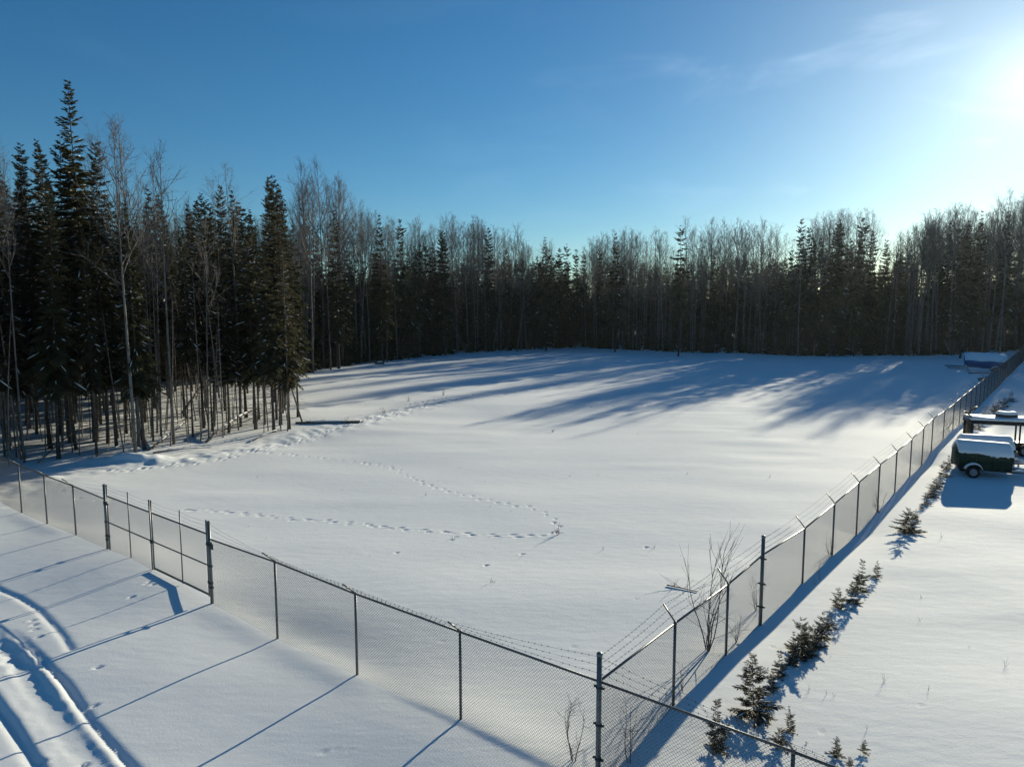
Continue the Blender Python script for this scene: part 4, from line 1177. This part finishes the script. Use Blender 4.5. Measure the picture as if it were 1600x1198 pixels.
fb = MB(); loft(fb, [[(h - 1.2 + (.40 + o) * math.cos(a_), y_, .32 + (.40 + o) * math.sin(a_)) for o, y_ in ((0, -1.0), (.06, -1.0), (.10, -1.15), (.06, -1.3), (0, -1.3))] for a_ in np.linspace(R(15), R(165), 11)]); part('fender_snow', fb, M['snow'], t, True)
mb = MB(); loft(mb, [[(-h + .25, -.5, .02), (-h + .65, -.5, .02), (-h + .65, -.42, .02), (-h + .25, -.42, .02)], [(-h - .05, -.55, .95), (-h + .15, -.55, .95), (-h + .15, -.47, .95), (-h - .05, -.47, .95)]]); part('support_board', mb, M['white'], t)
log('fallen_pole', 'dark pole lying in the snow left of the blue tarpaulin', 'pole', G(1480, 575), G(1512, 577), .08, .06, .2, .25, False)
log('fallen_pole', 'dark pole lying in front of the blue tarpaulin', 'pole', G(1513, 584), G(1548, 584), .07, .05, .1, .1, False)
log('fallen_pole', 'dark stake end beside the fence before the blue tarpaulin', 'pole', G(1530, 595), G(1541, 592), .16, .12, .15, .2, True)

# ------------------------------------------------------------------ added volume for veiling glare
hm = bpy.data.materials.new('veiling glare volume'); hm.use_nodes = True; ht = hm.node_tree; ht.nodes.clear()
pv = ht.nodes.new('ShaderNodeVolumePrincipled'); pv.inputs['Density'].default_value = .00006; pv.inputs['Color'].default_value = (.85, .9, 1, 1); pv.inputs['Anisotropy'].default_value = .55  # scattering added to lift the forest's dark tones, as veiling lens glare does
ho = ht.nodes.new('ShaderNodeOutputMaterial'); ht.links.new(pv.outputs[0], ho.inputs['Volume'])
mb = MB(); mb.box((40, 120, 17), (700, 620, 38)); hz_o = part('glare_haze', mb, hm, None, False, 'stuff'); tag(hz_o, 'thin volume added over the clearing, standing in for lens glare')

# a wisp of chimney smoke drifting in over the end of the fence
sm = bpy.data.materials.new('drifting smoke'); sm.use_nodes = True; st_ = sm.node_tree; st_.nodes.clear(); n_ = st_.nodes.new; l_ = st_.links.new
tc_ = n_('ShaderNodeTexCoord'); ln_ = n_('ShaderNodeVectorMath'); ln_.operation = 'LENGTH'; l_(tc_.outputs['Object'], ln_.inputs[0])
nz_ = n_('ShaderNodeTexNoise'); nz_.inputs['Scale'].default_value = 2.2; nz_.inputs['Detail'].default_value = 4; l_(tc_.outputs['Object'], nz_.inputs['Vector'])
fo = n_('ShaderNodeMapRange'); fo.interpolation_type = 'SMOOTHSTEP'; fo.inputs['From Min'].default_value = 1; fo.inputs['From Max'].default_value = .1; fo.inputs['To Min'].default_value = 0; fo.inputs['To Max'].default_value = 1; l_(ln_.outputs['Value'], fo.inputs[0])
nr = n_('ShaderNodeMapRange'); nr.inputs['From Min'].default_value = .42; nr.inputs['From Max'].default_value = .75; l_(nz_.outputs['Fac'], nr.inputs[0])
mu = n_('ShaderNodeMath'); mu.operation = 'MULTIPLY'; l_(fo.outputs[0], mu.inputs[0]); l_(nr.outputs[0], mu.inputs[1])
m2_ = n_('ShaderNodeMath'); m2_.operation = 'MULTIPLY'; m2_.inputs[1].default_value = .16; l_(mu.outputs[0], m2_.inputs[0])
pv = n_('ShaderNodeVolumePrincipled'); pv.inputs['Color'].default_value = (.8, .74, .68, 1); l_(m2_.outputs[0], pv.inputs['Density']); pv.inputs['Anisotropy'].default_value = .4
so_ = n_('ShaderNodeOutputMaterial'); l_(pv.outputs[0], so_.inputs['Volume'])
sm.cycles.volume_step_rate = 1.0
import bmesh
bm = bmesh.new(); bmesh.ops.create_icosphere(bm, subdivisions=3, radius=1.0); me = bpy.data.meshes.new('smoke'); bm.to_mesh(me); bm.free(); me.materials.append(sm)
o = obj('smoke', me); o.location = (77.5, 104, 12.6); o.scale = (6.5, 4, 3.2); o.rotation_euler = (0, R(-28), 0); tag(o, 'thin wisp of smoke drifting before the forest at the right edge', None, None, 'stuff')
